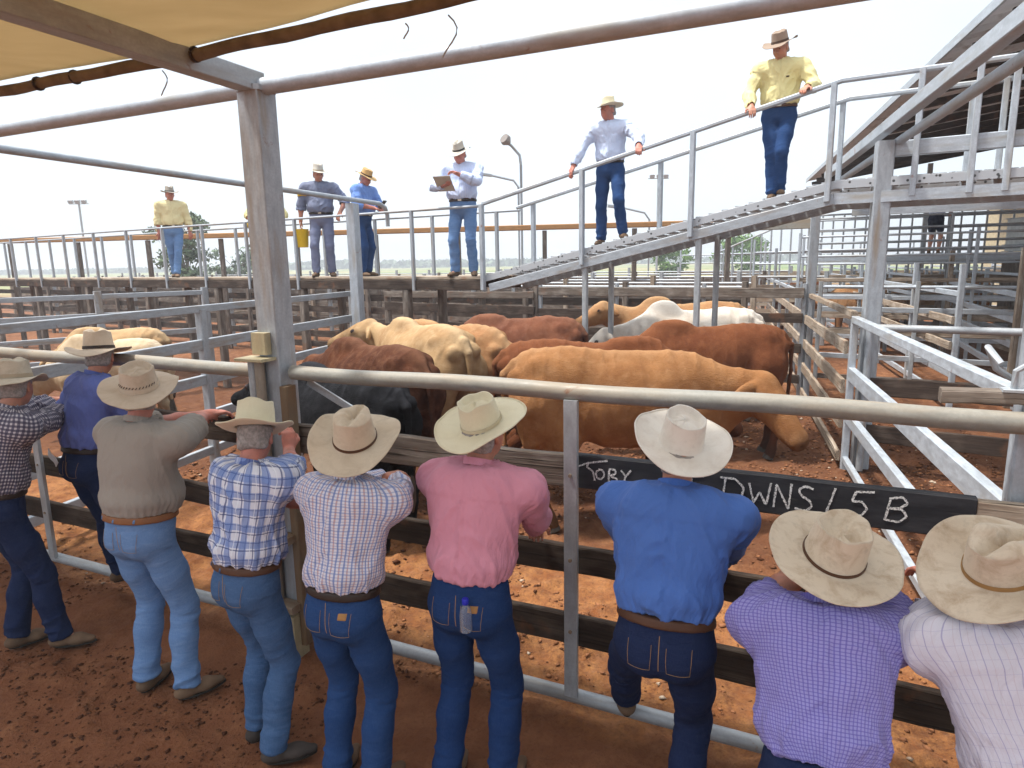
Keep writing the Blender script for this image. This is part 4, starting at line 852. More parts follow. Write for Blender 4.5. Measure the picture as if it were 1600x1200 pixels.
for o in (0., 1.0, 2.6):
    mb = MB(); mb.sweep([W3(K1+WN*o, Z1-.19), W3(K1+WDn*7+WN*o, Z1-.19)], [(-.025, -.06), (.025, -.06), (.025, .06), (-.025, .06)]); mb.build('side_beam', GALVB, ld)
    mb = MB(); mb.box(W3(K1+WN*o, Z1-.035), W3(K1+WDn*7+WN*o, Z1-.035), .012, .09, bev=.002); mb.build('slotted_edge', TREAD, ld)
mb = MB()
for i in range(46):
    c_ = K1+WDn*(.08+.15*i); mb.box(W3(c_+WN*.035, Z1+.006), W3(c_+WN*.965, Z1+.006), .135, .03, (0, 0, 1), .004)
mb.build('floor_planks', TREAD, ld)
for o, zt in ((0, Z1+1.06), (1.0, Z1+1.06)):
    mb = MB(); mb.box(W3(K1+WN*o, zt), W3(K1+WDn*7+WN*o, zt), .055, .055, bev=.014); mb.build('handrail', GALVB, ld)
    for k in (.75, 1.25, 1.55, 2.4, 3.45, 4.6, 6.):
        p = K1+WDn*k+WN*o; mb = MB(); mb.box(W3(p, Z1-.2), W3(p, zt), .075, .06, W3(WDn, 0)); mb.build('handrail_post', GALVB, ld)
# ------------------------------------------------------------------ rear walkway on the right
q0 = np.array([9.3, 18.0]); rw = empty('raised_walkway', W3(q0, 0), 'rear steel walkway over the far right pens where a man in navy shorts stands', 'walkway')
ra, rb = q0-WD*1.2, q0+WD*12
mb = MB(); mb.box(W3(ra+WN*.5, 2.40), W3(rb+WN*.5, 2.40), 1.0, .06, (0, 0, 1), .004); mb.build('deck', WALK, rw)
for o in (0., 1.):
    mb = MB(); mb.box(W3(ra+WN*o, 2.36), W3(rb+WN*o, 2.36), .06, .15); mb.build('edge_beam', GALVB, rw)
    for z in (3.45, 3.15, 2.8):
        mb = MB(); mb.tube([W3(ra+WN*o, z), W3(rb+WN*o, z)], .025, 8); mb.build('handrail', GALV, rw, True)
    for i in range(9):
        p = lerp(ra, rb, i/8)+WN*o; mb = MB(); mb.box(W3(p, 0 if i % 2 == 0 else 2.3), W3(p, 3.45), .09 if i % 2 == 0 else .05, .06, W3(WD, 0)); mb.build('handrail_post', GALVD if i % 2 == 0 else GALVB, rw)
pc = empty('paling_fence', (8.4, 21.4, 0), 'close set vertical steel paling fence with a sloping top beside the far pens', 'fence')
for i in range(30):
    q = i/29; p = np.array([7.2, 23.6])+WD*q*9.; zt = 2.6+1.15*min(q*3.2, 1); mb = MB(); mb.box(W3(p, .8), W3(p, zt), .05, .05, W3(WD, 0)); mb.build('paling', GALV, pc)
mb = MB(); a = np.array([7.2, 23.6]); mb.tube([W3(a, 2.6), W3(a+WD*2.8, 3.75), W3(a+WD*9, 3.75)], .03, 8); mb.build('rail', GALV, pc, True)
mb = MB(); mb.tube([W3(a, .85), W3(a+WD*9, .85)], .03, 8); mb.build('rail', GALV, pc, True)
# orange beam
ob = empty('ochre_beam', (-16, 21.2, 0), 'long ochre painted beam on dark posts crossing the yards behind the walkway', 'beam')
ba, b2 = np.array([-24., 22.6]), np.array([6.9, 17.4])
mb = MB(); mb.box(W3(ba, 3.36), W3(b2, 3.36), .22, .14); mb.build('beam', ORNG, ob)
for i in range(13):
    p = lerp(ba, b2, (i+.5)/13); mb = MB(); mb.box(W3(p, 0), W3(p, 3.27), .12, .12); mb.build('post', TIMB, ob)
# ------------------------------------------------------------------ corrugated roof
def roofm():
    m = NT('old_corrugated_iron', .75, .1, .3); p = m.obj(); n = m.noise(p, .9, 6, .65); k = m.noise(m.scale(p, 1, 1, 1), 6, 4)
    x = m.mix(m.rng(n, .35, .7), (.58, .60, .62), (.74, .75, .76)); x = m.mix(m.rng(k, .55, .75, 0, .5), x, (.13, .08, .05)); m.color(x); return m.m
ROOF = roofm()
rf = empty('shed_roof', (5, 6, 0), 'large corrugated iron shed roof seen from below at the upper right', 'roof')
e0 = np.array([4.35, 4.8]); L = 20.; Wd_ = 13.; rn = np.array([LD[1], -LD[0]]); nx_, ny_ = 2, 380; V = []
for i in range(nx_):
    for j in range(ny_+1):
        l = L*j/ny_; p = e0+LD*l+rn*(Wd_*i/(nx_-1)); V.append((p[0], p[1], 5.06+.16*Wd_*i/(nx_-1)+.030*math.sin(l/.152*2*math.pi/1.0*.5)))
Fq = [[j, j+1, ny_+1+j+1, ny_+1+j] for j in range(ny_)]; o = mkobj('corrugated_sheet', V, Fq, ROOF, rf, True); md = o.modifiers.new('t', 'SOLIDIFY'); md.thickness = .004
mb = MB(); mb.box(W3(e0-LD*.1-rn*.03, 5.06), W3(e0+LD*(L+.1)-rn*.03, 5.06), .03, .12); mb.build('eave_flashing', GALVB, rf)
for k in range(11):
    d_ = .5+k*1.2; mb = MB(); mb.box(W3(e0+rn*d_, 4.99+.16*d_), W3(e0+LD*L+rn*d_, 4.99+.16*d_), .05, .07); mb.build('purlin', GALVD, rf)
for k in range(17):
    mb = MB(); a = e0+LD*(.4+1.2*k); mb.box(W3(a+rn*.1, 4.90), W3(a+rn*Wd_, 4.90+.16*Wd_), .07, .12); mb.build('rafter', TIMBK, rf)  # rafter colour darkened in place of shading along the roof ribs
for k in (2, 5):
    for d_ in (3.6, 9.):
        a = e0+LD*(1.5+3.6*k)+rn*d_; mb = MB(); mb.box(W3(a, 0), W3(a, 4.78+.16*d_), .14, .14, W3(LD, 0)); mb.build('post', GALVD, rf)
# water tank on the rear walkway side
wt = empty('storage_crate', (13.4, 18.6, 0), 'pale caged bulk container with a pink and blue label by the rear walkway', 'container')
mb = MB(); mb.box((13.8, 17.6, 2.5), (13.8, 17.6, 3.35), 1.0, 1.0, (0, 1, 0), .06); mb.build('tank', plain('frosted_plastic', (.62, .64, .62), .5), wt)
for k in range(6):
    mb = MB(); z = 2.5+.17*k; mb.tube([(13.28, 17.08, z), (14.32, 17.08, z), (14.32, 18.12, z), (13.28, 18.12, z)], .012, 6, True); mb.build('cage_bar', GALVB, wt)
mb = MB(); mb.box((13.8, 17.6, 0), (13.8, 17.6, 2.48), 1.1, 1.1, (0, 1, 0)); mb.build('stand', TIMB, wt)
mb = MB(); mb.box((13.5, 17.06, 2.9), (13.75, 17.06, 2.9), .01, .3, (0, 0, 1)); mb.build('label_plate', plain('pink_blue_label', (.45, .2, .45), .6, 0, .5, 9), wt)
ts = empty('tin_shed', (20, 30, 0), 'small beige shed with a shaded open side behind the far right pens', 'shed')
mb = MB(); mb.box((25, 29, 0), (25, 29, 4.6), 7, 4, (0, 1, 0)); mb.build('wall', plain('beige_sheet', (.42, .36, .24), .8), ts)
mb = MB(); mb.box((20.8, 27., 4.8), (29.2, 27., 4.8), 5.4, .12, (0, 0, 1)); mb.build('roof', GALVD, ts)
# timber lever resting on the front rail
lv = empty('gate_timber', fc(2.5, 0, 1.9), 'rough grey timber end lying over the cream rail with a steel latch', 'timber')
mb = MB(); mb.plank(fc(2.60, .06, 1.885), fc(3.9, .10, 1.89), .065, .055, (0, 0, 1), .012, 18); mb.build('timber', TIMB, lv)
mb = MB(); mb.box(fc(2.80, .05, 1.925), fc(3.2, .05, 1.925), .06, .012, (0, 0, 1)); mb.tube([fc(2.84, .05, 1.92), fc(2.84, .05, 2.00), fc(2.88, .05, 2.03)], .012, 8); mb.build('latch_bar', GALVB, lv, True)
gp = empty('gate_post', fc(2.93, .16), 'pale square gate post rising behind the front rail at the right edge', 'post')
mb = MB(); mb.box(fc(2.93, .16, 0), fc(2.93, .16, 2.28), .10, .10, FN, .008); mb.build('post', GALVB, gp)
mb = MB(); mb.tube([fc(2.86, .20, 1.95), fc(2.80, .16, 1.99), fc(2.76, .14, 2.08), fc(2.80, .10, 2.02)], .013, 8); mb.build('latch', GALVB, gp, True)
# ------------------------------------------------------------------ lamps, trees, horizon
LH = plain('lamp_glass', (.20, .17, .15), .4)
def pole(px_, y, ztop, kind, label, r_=.06):
    x = y*px_; e = empty('street_lamp' if kind != 'flood' else 'floodlight_mast', (x, y, 0), label, 'lamp'); mb = MB()
    if kind == 'bent':
        mb.tube([(x, y, 0), (x, y, ztop-.9), (x-.05, y, ztop-.5), (x-.4, y, ztop-.1), (x-.55, y, ztop)], r_, 8); mb.build('pole', GALV, e, True)
        mb = MB(); mb.tube([(x-.5, y, ztop), (x-.62, y-.12, ztop+.10), (x-.72, y-.22, ztop+.18)], .24, 14, scales=[.4, 1, .9]); mb.build('lamp_head', LH, e, True)
    elif kind == 'arm':
        mb.tube([(x, y, 0), (x, y, ztop-.5), (x-.25, y, ztop-.15), (x-1.5, y, ztop+.15)], r_, 8); mb.build('pole', GALV, e, True)
        mb = MB(); mb.box((x-1.4, y, ztop+.12), (x-2.1, y, ztop+.22), .28, .14); mb.build('lamp_head', GALVD, e)
    else:
        mb.tube([(x, y, 0), (x, y, ztop)], r_, 8); mb.build('pole', GALV, e, True); 
        mb = MB(); mb.box((x-.9, y, ztop), (x+.9, y, ztop), .07, .07); mb.build('crossarm', GALVD, e)
        for k in (-.6, .0, .6): mb = MB(); mb.box((x+k, y-.1, ztop+.22), (x+k, y-.3, ztop+.14), .42, .30); mb.build('lamp_head', GALVD, e)
pole(.0185, 30, 7.5, 'bent', 'street lamp with a round tilted head right of the man with the clipboard')
pole(.0145, 36, 6.8, 'arm', 'street lamp with a short sideways arm left of the round headed lamp')
pole(.219, 60, 9.4, 'flood', 'floodlight mast beyond the ramp between the two men on it', .10)
pole(.207, 34, 4.9, 'arm', 'low street lamp with a curved arm behind the ramp rail', .05)
pole(-.63, 62, 8.3, 'flood', 'distant floodlight mast left of the man in the butter yellow shirt', .09)
def leafm(name, a, b):
    m = NT(name, .7, 0, .25); e = m.sep(m.attr('ext')); m.color(m.mix(e[0], a, b)); m.b.inputs['Transmission Weight'].default_value = 0; return m.m
LEAF = leafm('grey_green_leaves', (.07, .10, .05), (.17, .22, .12)); LEAF2 = leafm('bright_green_leaves', (.05, .11, .015), (.14, .25, .05)); LEAF3 = leafm('far_leaves', (.09, .13, .08), (.14, .19, .11)); BARK = plain('bark', (.20, .16, .12), .9, .4, .3, 12)
def tree(x, y, h_, rx, n, lf, label, trunk=True, cat='tree', name='tree', leaf=.16, clumps=18, low=.35, dense=1.):
    e = empty(name, (x, y, 0), label, cat)
    rg = np.random.default_rng(int(abs(x*13+y*7))); cs = []; mb = MB()
    mb.tube([(x, y, -.1), (x+.05, y, h_*.25), (x-.04*h_, y, h_*.5), (x, y, h_*.8)], .045*h_*.6, 8, scales=[1.1, .85, .55, .2])
    for k in range(clumps):
        a = rg.uniform(0, 6.28); zz = rg.uniform(low, 1.); rr = rx*math.sqrt(max(0, 1-((zz-(low+1)/2)/((1-low)/1.7))**2))*rg.uniform(.2, 1)
        c = np.array([x+rr*math.cos(a), y+rr*math.sin(a), h_*zz]); cs.append(c)
        if trunk: s0 = np.array([x, y, h_*max(.2, zz-.35)]); mb.tube([s0, (s0+c)/2+[0, 0, .05*h_], c], .012*h_*.6, 5, scales=[1, .7, .3])
    if trunk: mb.build('trunk', BARK, e, True)
    cs = np.array(cs); ci = rg.integers(0, len(cs), n); d = rg.normal(size=(n, 3)); d /= np.linalg.norm(d, axis=1)[:, None]; r_ = rx*.34*rg.random(n)**.5
    P = cs[ci]+d*r_[:, None]*[1, 1, .75]; t1 = rg.normal(size=(n, 3)); t1 /= np.linalg.norm(t1, axis=1)[:, None]; t2 = np.cross(t1, d); t2 /= np.maximum(np.linalg.norm(t2, axis=1), .1)[:, None]; s_ = leaf*rg.uniform(.5, 1.2, n)[:, None]
    V = np.stack([P-t1*s_, P+t2*s_*.5, P+t1*s_, P-t2*s_*.5], 1).reshape(-1, 3); F_q = np.arange(n*4).reshape(-1, 4); ex = np.repeat(np.c_[rg.random(n), rg.random(n), rg.random(n)]*.6+(rg.random(len(cs))*.4)[ci][:, None], 4, 0)
    mkobj('crown', V, F_q, lf, e, False, extra=ex)
tree(-17.4, 36, 5.7, 1.7, 2400, LEAF, 'loose grey green tree behind the man in the butter yellow shirt', leaf=.15, clumps=22)
tree(-22.5, 55, 3.6, 2.4, 1500, LEAF3, 'small round pale tree on the horizon left of the tall shade post', leaf=.2)
tree(16.3, 70, 4.0, 2.3, 2200, LEAF2, 'rounded bright green bush under the ramp far behind the pens', leaf=.25, trunk=False, low=.15, name='bush', cat='bush', clumps=30)
tree(25.6, 74, 4.8, 3.4, 3000, LEAF2, 'larger bright green bush left of the paling fence', leaf=.25, trunk=False, low=.12, name='bush', cat='bush', clumps=34)
# far tree line: reads as one mass
rg = np.random.default_rng(3); n = 9000; X = rg.uniform(-420, 420, n); Hh = 3+2.*noise3(np.c_[X*.02, X*0, X*0], 2)*2-2; P = np.c_[X, 380+rg.uniform(-10, 10, n), rg.random(n)**.8*Hh]; d = rg.normal(size=(n, 3)); t1 = rg.normal(size=(n, 3)); t2 = np.cross(t1, d); t1 /= np.linalg.norm(t1, axis=1)[:, None]; t2 /= np.linalg.norm(t2, axis=1)[:, None]
V = np.stack([P-t1*1.7, P+t2*1.3, P+t1*1.7, P-t2*1.3], 1).reshape(-1, 3); tag(mkobj('distant_trees', V, np.arange(n*4).reshape(-1, 4), LEAF3, None, False, extra=np.repeat(rg.random((n, 3)), 4, 0)), kind='stuff')
# ------------------------------------------------------------------ cattle
def furm(name, base, dark, pale, patchy=.38, mane=0, seed=0):
    m = NT(name, .9, 0, .08); p = m.obj(); e = m.sep(m.attr('ext'))          # ext: x shade painted on lower parts, y muzzle/feet, z light painted on ridge
    sc3 = m.scale(p, 1, 1, 1); a = m.noise(sc3, 2.2, 5, .6, .5); b = m.noise(sc3, 11, 5, .6, .3); c = m.noise(m.scale(p, 30, 30, 70), 4, 3)
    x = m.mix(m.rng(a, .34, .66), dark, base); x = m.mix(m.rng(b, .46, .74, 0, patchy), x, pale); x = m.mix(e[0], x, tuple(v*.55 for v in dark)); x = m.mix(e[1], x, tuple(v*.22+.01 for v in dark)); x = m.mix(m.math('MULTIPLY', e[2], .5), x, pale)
    fl = m.noise(m.scale(p, 6, 6, 14), 6, 5, .7, .8); x = m.mix(m.rng(fl, .5, .7, 0, .25), x, tuple(v*.55 for v in base)); x = m.mix(m.rng(c, .5, .7, 0, .35), x, tuple(v*.7 for v in base)); m.color(x); m.bump(m.math('ADD', m.math('MULTIPLY', fl, .6), m.math('MULTIPLY', c, .35)), .8, .03); return m.m
HORN = plain('horn_and_hoof', (.045, .035, .028), .5)
def cow(label, rump, head_deg, mat, L=1., neck=(0, 0, 0), headp=35, headyaw=0, group='cattle in the main pen', hump=.45, z0=0, stag=(0, 0, 0, 0), ear=1., horns=False, h=.0165, cat='cow', hgt=1., neckdrop=0., wid=1., white_face=False):
    """rump = (x, y) of the tail head; head_deg = heading from +X anticlockwise"""
    a = R_(head_deg); f = np.array([math.cos(a), math.sin(a), 0]); r = np.array([math.sin(a), -math.cos(a), 0]); u = np.array([0, 0, 1.]); base = np.array([rump[0], rump[1], z0])
    e = empty('cow', base, label, cat, group)
    W_ = lambda y, x, z: base+f*y*L+r*x*L*wid+u*z*L*hgt
    P = [ell(W_(.20, 0, 1.22), (.22*L, .235*L, .25*L), .12, np.stack([f, r, u])), ell(W_(.45, 0, 1.26), (.36*L, .26*L, .27*L), .14, np.stack([f, r, u])), ell(W_(.90, 0, 1.07), (.56*L, .335*L*wid, .385*L), .16, np.stack([f, r, u])),
         ell(W_(1.36, 0, 1.10), (.36*L, .255*L, .38*L), .14, np.stack([f, r, u])), cone(W_(.12, 0, 1.44), W_(1.25, 0, 1.42), .05*L, .06*L, .12), ell(W_(1.60, 0, .98), (.16*L, .17*L, .26*L), .12, np.stack([f, r, u])),
         ell(W_(1.27, 0, 1.50), (.21*L, .085*L, .115*L*max(hump, .3)), .12, np.stack([f, r, u])), ell(W_(.22, -.16, 1.40), (.08*L, .05*L, .05*L), .08), ell(W_(.22, .16, 1.40), (.08*L, .05*L, .05*L), .08),
         ell(W_(.02, -.12, 1.30), (.06*L, .05*L, .06*L), .07), ell(W_(.02, .12, 1.30), (.06*L, .05*L, .06*L), .07)]
    # neck and head
    ny, nz, nl = neck                                  # sideways turn deg, pitch deg up, extra length
    na = a+R_(ny); nf = np.array([math.cos(na), math.sin(na), 0]); npv = nf*math.cos(R_(nz))+u*math.sin(R_(nz)); N0 = W_(1.48, 0, 1.20); N1 = N0+npv*(.52+nl)*L
    if hump == 0: P = [p_ for p_ in P if not (p_['t'] == 'e' and abs(p_['r'][1]-.085*L) < 1e-6)]
    P += [cone(N0+u*.04, N1+u*.02, .175*L, .115*L, .14, (np.cross(nf, u), .72)), cone(N0-u*.14*L+f*.05, N1-u*.10*L, .13*L, .07*L, .14, (np.cross(nf, u), .5)), cone(W_(1.70, 0, .90), N1-u*.12*L-npv*.1, .09*L, .05*L, .1, (np.cross(nf, u), .35))]
    ha = na+R_(headyaw); hf0 = np.array([math.cos(ha), math.sin(ha), 0]); hf = hf0*math.cos(R_(headp))-u*math.sin(R_(headp)); hu = u*math.cos(R_(headp))+hf0*math.sin(R_(headp)); hr = np.cross(hf, hu); HR = np.stack([hf, hr, hu]); LH = L*1.2; hd = lambda y, x, z: N1+hf*y*LH+hr*x*LH+hu*z*LH
    P += [ell(hd(.10, 0, .0), (.15*LH, .105*LH, .115*LH), .06, HR), cone(hd(.08, 0, .03), hd(.38, 0, -.015), .092*LH, .066*LH, .06), cone(hd(.12, 0, -.06), hd(.36, 0, -.045), .07*LH, .045*LH, .05), ell(hd(.43, 0, -.02), (.055*LH, .072*LH, .058*LH), .04, HR), ell(hd(.02, 0, .09), (.06*LH, .06*LH, .05*LH), .05, HR)]
    for s_ in (-1, 1):
        P += [ell(hd(.15, .085*s_, .045), (.045*LH, .025*LH, .03*LH), .03, HR), ell(hd(.475, .032*s_, -.005), (.014*LH, .012*LH, .012*LH), .01, HR, '-')]
        ed = unit(hr*s_*.8-u*.35*ear-hf*.15); eb = hd(.0, .085*s_, .035); er = np.stack([ed, unit(np.cross(ed, u)), np.cross(ed, unit(np.cross(ed, u)))]); P += [ell(eb+ed*.085*LH, (.100*LH, .022*LH, .046*LH), .02, er), cone(eb-ed*.02, eb+ed*.05*LH, .03*LH, .028*LH, .02)]
    # legs
    hoof = []
    for i, (y, x, st) in enumerate(((1.44, -.15, stag[0]), (1.44, .15, stag[1]), (.20, -.15, stag[2]), (.20, .15, stag[3]))):
        if i < 2:
            top = W_(y, x, .95); kn_ = W_(y+.02+st*.5, x, .46); ft_ = W_(y+st, x, .13); P += [cone(top, kn_, .115*L, .06*L, .10), cone(kn_+u*.03, kn_-u*.03, .062*L, .058*L, .02), cone(kn_, ft_, .048*L, .040*L, .03), cone(ft_, ft_+f*.03-u*.09*L, .046*L, .05*L, .02)]
        else:
            top = W_(y+.03, x, 1.08); st1 = W_(y+.18+st*.3, x*1.05, .76); hk = W_(y-.14+st*.6, x, .50); ft_ = W_(y-.08+st, x, .13); P += [cone(top, st1, .195*L, .12*L, .12), cone(top-f*.1*L, W_(y-.03, x, .78), .13*L, .09*L, .1), cone(st1, hk, .105*L, .052*L, .07), cone(hk, ft_, .052*L, .040*L, .03), cone(ft_, ft_+f*.03-u*.09*L, .045*L, .05*L, .02)]
        hoof.append(ft_)
    tl = [W_(.02, 0, 1.40), W_(-.06, 0, 1.30), W_(-.075, .01, 1.0), W_(-.06, .02, .66)]; P += [cone(tl[0], tl[1], .045*L, .032*L, .05), cone(tl[1], tl[2], .030*L, .022*L, .02), cone(tl[2], tl[3], .021*L, .016*L, .02)]
    if horns:
        pass
    V, F = sdf_mesh(P, h, 1); N = vnorm(V, F)
    q = V-base; ly = q@f/L; lz = q[:, 2]/L/hgt; lx = q@r/L
    rg = 1-np.abs(2*noise3(np.c_[ly*9, lz*2.2, lx*2]+rump[0], 3)-1); rib = np.exp(-((ly-.95)/.4)**2)*np.exp(-((lz-1.0)/.28)**2); fold = np.exp(-((ly-1.72)/.14)**2)*(lz < 1.25)*1.0+np.exp(-((ly-.05)/.20)**2)*1.3; g2 = 1-np.abs(2*noise3(np.c_[ly*17, lz*2.0+lx*2, lx*5]+rump[1], 8)-1); V = V+N*((np.sin(ly*46)*.0035*rib)+(g2**3-.25)*.008*np.clip(fold, 0, 1.6)+(rg**2-.4)*.014+(fbm(q*4, 5)-.5)*.022)[:, None]
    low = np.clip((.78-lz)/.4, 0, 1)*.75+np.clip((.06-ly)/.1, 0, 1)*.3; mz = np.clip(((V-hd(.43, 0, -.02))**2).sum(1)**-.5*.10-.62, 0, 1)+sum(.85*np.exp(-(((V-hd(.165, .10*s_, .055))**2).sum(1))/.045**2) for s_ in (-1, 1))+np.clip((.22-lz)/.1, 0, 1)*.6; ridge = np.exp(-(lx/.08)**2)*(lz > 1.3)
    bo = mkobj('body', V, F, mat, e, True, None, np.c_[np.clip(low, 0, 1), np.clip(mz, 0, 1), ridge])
    for s_ in (-1, 1):
        mb = MB(); c = hd(.165, .098*s_, .055); mb.tube([c-hr*s_*.02, c, c+hr*s_*.014], .021*LH, 10, scales=[.9, 1.3, .6]); mb.build('eye', EYE, e, True)
    for k in hoof:
        mb = MB(); c = k+f*.03; mb.tube([c-u*.075*L, c-u*.13*L+f*.015], .054*L, 10, scales=[.9, 1.15]); mb.build('hoof', HORN, e, True)
    mb = MB(); mb.tube([tl[3]+u*.05, tl[3]-u*.06, tl[3]-u*.2, tl[3]-u*.30], .035, 9, scales=[.5, 1.1, 1, .25]); mb.build('tail_switch', HORN, e, True)
    return e
C_GOLD = furm('golden_tan_hide', (.33, .155, .062), (.20, .083, .031), (.44, .25, .125)); C_RED = furm('red_brown_hide', (.165, .056, .023), (.10, .030, .012), (.26, .105, .048)); C_WHITE = furm('white_hide', (.72, .66, .58), (.58, .47, .36), (.80, .77, .72), .4)
C_CREAM = furm('cream_tan_hide', (.46, .30, .155), (.31, .18, .085), (.58, .43, .26)); C_TAN = furm('orange_tan_hide', (.40, .21, .095), (.27, .125, .055), (.50, .33, .18)); C_MAR = furm('maroon_hide', (.10, .036, .017), (.045, .016, .010), (.20, .095, .055), .6)
C_PLUM = furm('plum_brown_hide', (.19, .072, .038), (.11, .038, .022), (.28, .14, .09)); C_BLK = furm('black_hide', (.012, .012, .014), (.007, .007, .008), (.04, .04, .046), .5); C_CRM2 = furm('pale_cream_hide', (.56, .43, .28), (.42, .29, .17), (.66, .56, .42))
cow('golden tan cow nearest the front rail with its head lowered to the right', (.0, 5.95), -4, C_GOLD, 1.10, (-14, 0, -.02), 42, -34, hump=.0, neckdrop=0, stag=(.12, -.10, -.05, .18), h=.0135, cat='cow')
cow('red brown cow directly behind the golden tan cow', (-.10, 6.80), -4, C_RED, 1.08, (10, -20, 0), 50)
cow('dark russet cow with its rounded rump at the right beyond the golden cow', (3.35, 8.0), 172, C_RED, 1.08, (0, -18, 0), 40, hump=.7)
cow('white cow with a high shoulder hump in front of the far tan cow', (3.75, 9.95), 173, C_WHITE, 1.12, (8, -8, 0), 30, hump=1.2)
cow('light tan cow at the back with its dark faced head raised to the left', (3.9, 11.0), 174, C_TAN, 1.14, (-6, 20, .05), 15, 40, hump=1.0)
cow('big cream tan cow with its rump by the rail and its head turned far left', (-.50, 7.05), 125, C_CREAM, 1.15, (4, 14, .04), 12, 45, h=.0145)
cow('orange tan cow standing between the cream tan cow and the red brown cow', (-.08, 7.55), 138, C_TAN, 1.12, (6, -6, 0), 30)
cow('plum brown cow whose smooth back shows behind the orange tan cow', (.98, 9.15), 160, C_PLUM, 1.10, (5, -14, 0), 40)
cow('dark maroon cow with a shining back in front of the cream tan cow', (-.84, 6.25), 134, C_MAR, 1.07, (0, -4, 0), 30, h=.0145)
cow('black cow by the steel post with its rump under the rail', (-.93, 5.40), 141, C_BLK, .98, (0, 4, .05), 15, 10, hump=.6, h=.0145)
G3 = 'cattle in the left pens'
cow('pale cream cow lying low in the left pen beside the steel post', (-4.75, 8.9), 168, C_CRM2, .98, (0, -24, 0), 50, group=G3, hump=.8)
cow('sandy cow further back in the left pen with its back just showing', (-5.6, 10.6), 176, C_CREAM, .98, (0, -24, 0), 50, group=G3)
cow('black cow cut off by the left edge behind the rails', (-6.9, 8.0), 165, C_BLK, 1.0, (0, -10, 0), 40, group=G3, h=.02)
G4 = 'cattle in the far right pens'
for (x, y, d, mt, lb) in ((10.6, 17.8, 160, C_TAN, 'orange tan cow behind the short timber cross fence on the far right'), (13.6, 19.5, 170, C_CREAM, 'cream tan cow under the rear walkway at the right edge'), (8.2, 20.4, 20, C_RED, 'red brown cow deep in the far right pens'), (12.2, 22.5, 10, C_CRM2, 'pale cream cow deep under the rear walkway'), (15.4, 21.4, 186, C_GOLD, 'golden cow half hidden by steel rails at the far right')):
    cow(lb, (x, y), d, mt, 1.08, (0, -10, 0), 40, group=G4, h=.022)
# ------------------------------------------------------------------ the people
S_DARK = cloth('dark_gingham_cotton', (.50, .47, .50), ((0, .022, 0, .55, (.045, .04, .085), .80), (1, .022, 0, .55, (.04, .035, .075), .80)))
S_BLUE2 = cloth('periwinkle_cotton', (.115, .155, .42)); S_GREY = cloth('taupe_knit', (.30, .27, .235), fold=.35)
S_PLAID = cloth('blue_white_plaid', (.66, .68, .76), ((0, .078, 0, .42, (.13, .22, .50), .72), (1, .078, .1, .42, (.13, .22, .50), .66), (0, .078, .16, .07, (.02, .04, .16), .75), (1, .078, .26, .07, (.02, .04, .16), .75), (0, .078, .70, .05, (.05, .09, .28), .7), (1, .078, .80, .05, (.05, .09, .28), .7), (0, .078, .36, .04, (.75, .8, .85), .7)))
S_CHECK = cloth('fine_blue_pink_check', (.66, .64, .70), ((0, .034, 0, .22, (.10, .17, .42), .75), (0, .034, .5, .20, (.42, .20, .17), .65), (1, .026, 0, .22, (.12, .20, .44), .55), (1, .026, .5, .14, (.12, .20, .44), .45)))
S_PINK = cloth('rose_pink_cotton', (.62, .27, .35)); S_ROYAL = cloth('royal_blue_cotton', (.075, .165, .47))
S_PURP = cloth('violet_micro_check', (.31, .29, .60), ((0, .011, 0, .30, (.12, .10, .40), .65), (1, .011, 0, .30, (.12, .10, .40), .65)))
S_WHIT = cloth('pale_lilac_pinstripe', (.62, .60, .68), ((0, .034, 0, .07, (.24, .22, .44), .6), (1, .040, 0, .05, (.40, .38, .55), .35), (0, .034, .5, .04, (.5, .40, .46), .5)))
S_YEL = cloth('pale_yellow_cotton', (.74, .66, .33)); S_YEL2 = cloth('butter_yellow_cotton', (.74, .64, .36)); S_SKYW = cloth('pale_blue_white_cotton', (.58, .66, .84)); S_SKYL = cloth('sky_pale_cotton', (.55, .62, .80), ((0, .02, 0, .3, (.42, .52, .76), .6),))
S_SLATE = cloth('slate_work_shirt', (.17, .19, .27)); S_MID = cloth('mid_blue_cotton', (.16, .28, .62))
D_DARK = denim('dark_indigo_denim', (.013, .022, .062), .2, (.05, .07, .15)); D_MIDB = denim('mid_blue_denim', (.012, .034, .11), .22, (.05, .10, .24)); D_LITE = denim('light_washed_denim', (.115, .21, .40), .5, (.27, .40, .60)); D_WORN = denim('worn_blue_denim', (.045, .095, .20), .4, (.15, .24, .40)); D_BLUE = denim('strong_blue_denim', (.017, .048, .14), .25, (.07, .13, .28))
D_GREYP = denim('grey_work_cotton', (.17, .19, .29), .3, (.3, .32, .42)); D_NAVY = denim('navy_cotton', (.012, .015, .035), .05, (.03, .03, .05))
F_SAND = felt('sand_felt', (.58, .49, .37)); F_CREAM = felt('cream_felt', (.68, .63, .46), (.46, .38, .24), .3); F_WHITE = felt('dusty_white_felt', (.72, .68, .61), (.42, .33, .25), .45); F_TAN = felt('tan_felt', (.44, .345, .245), (.28, .2, .13)); F_TAUPE = felt('taupe_felt', (.52, .43, .33)); F_CANV = felt('worn_canvas', (.52, .46, .36), (.26, .20, .14), .7); F_OLD = felt('stained_cream_felt', (.62, .53, .41), (.30, .19, .10), .85); F_GREY = felt('grey_felt', (.33, .30, .26)); F_STRAW = felt('plaited_straw', (.52, .34, .15), (.35, .2, .08)); F_BROWN = felt('mushroom_brown_felt', (.28, .21, .16)); F_PALE = felt('pale_grey_felt', (.50, .47, .41))
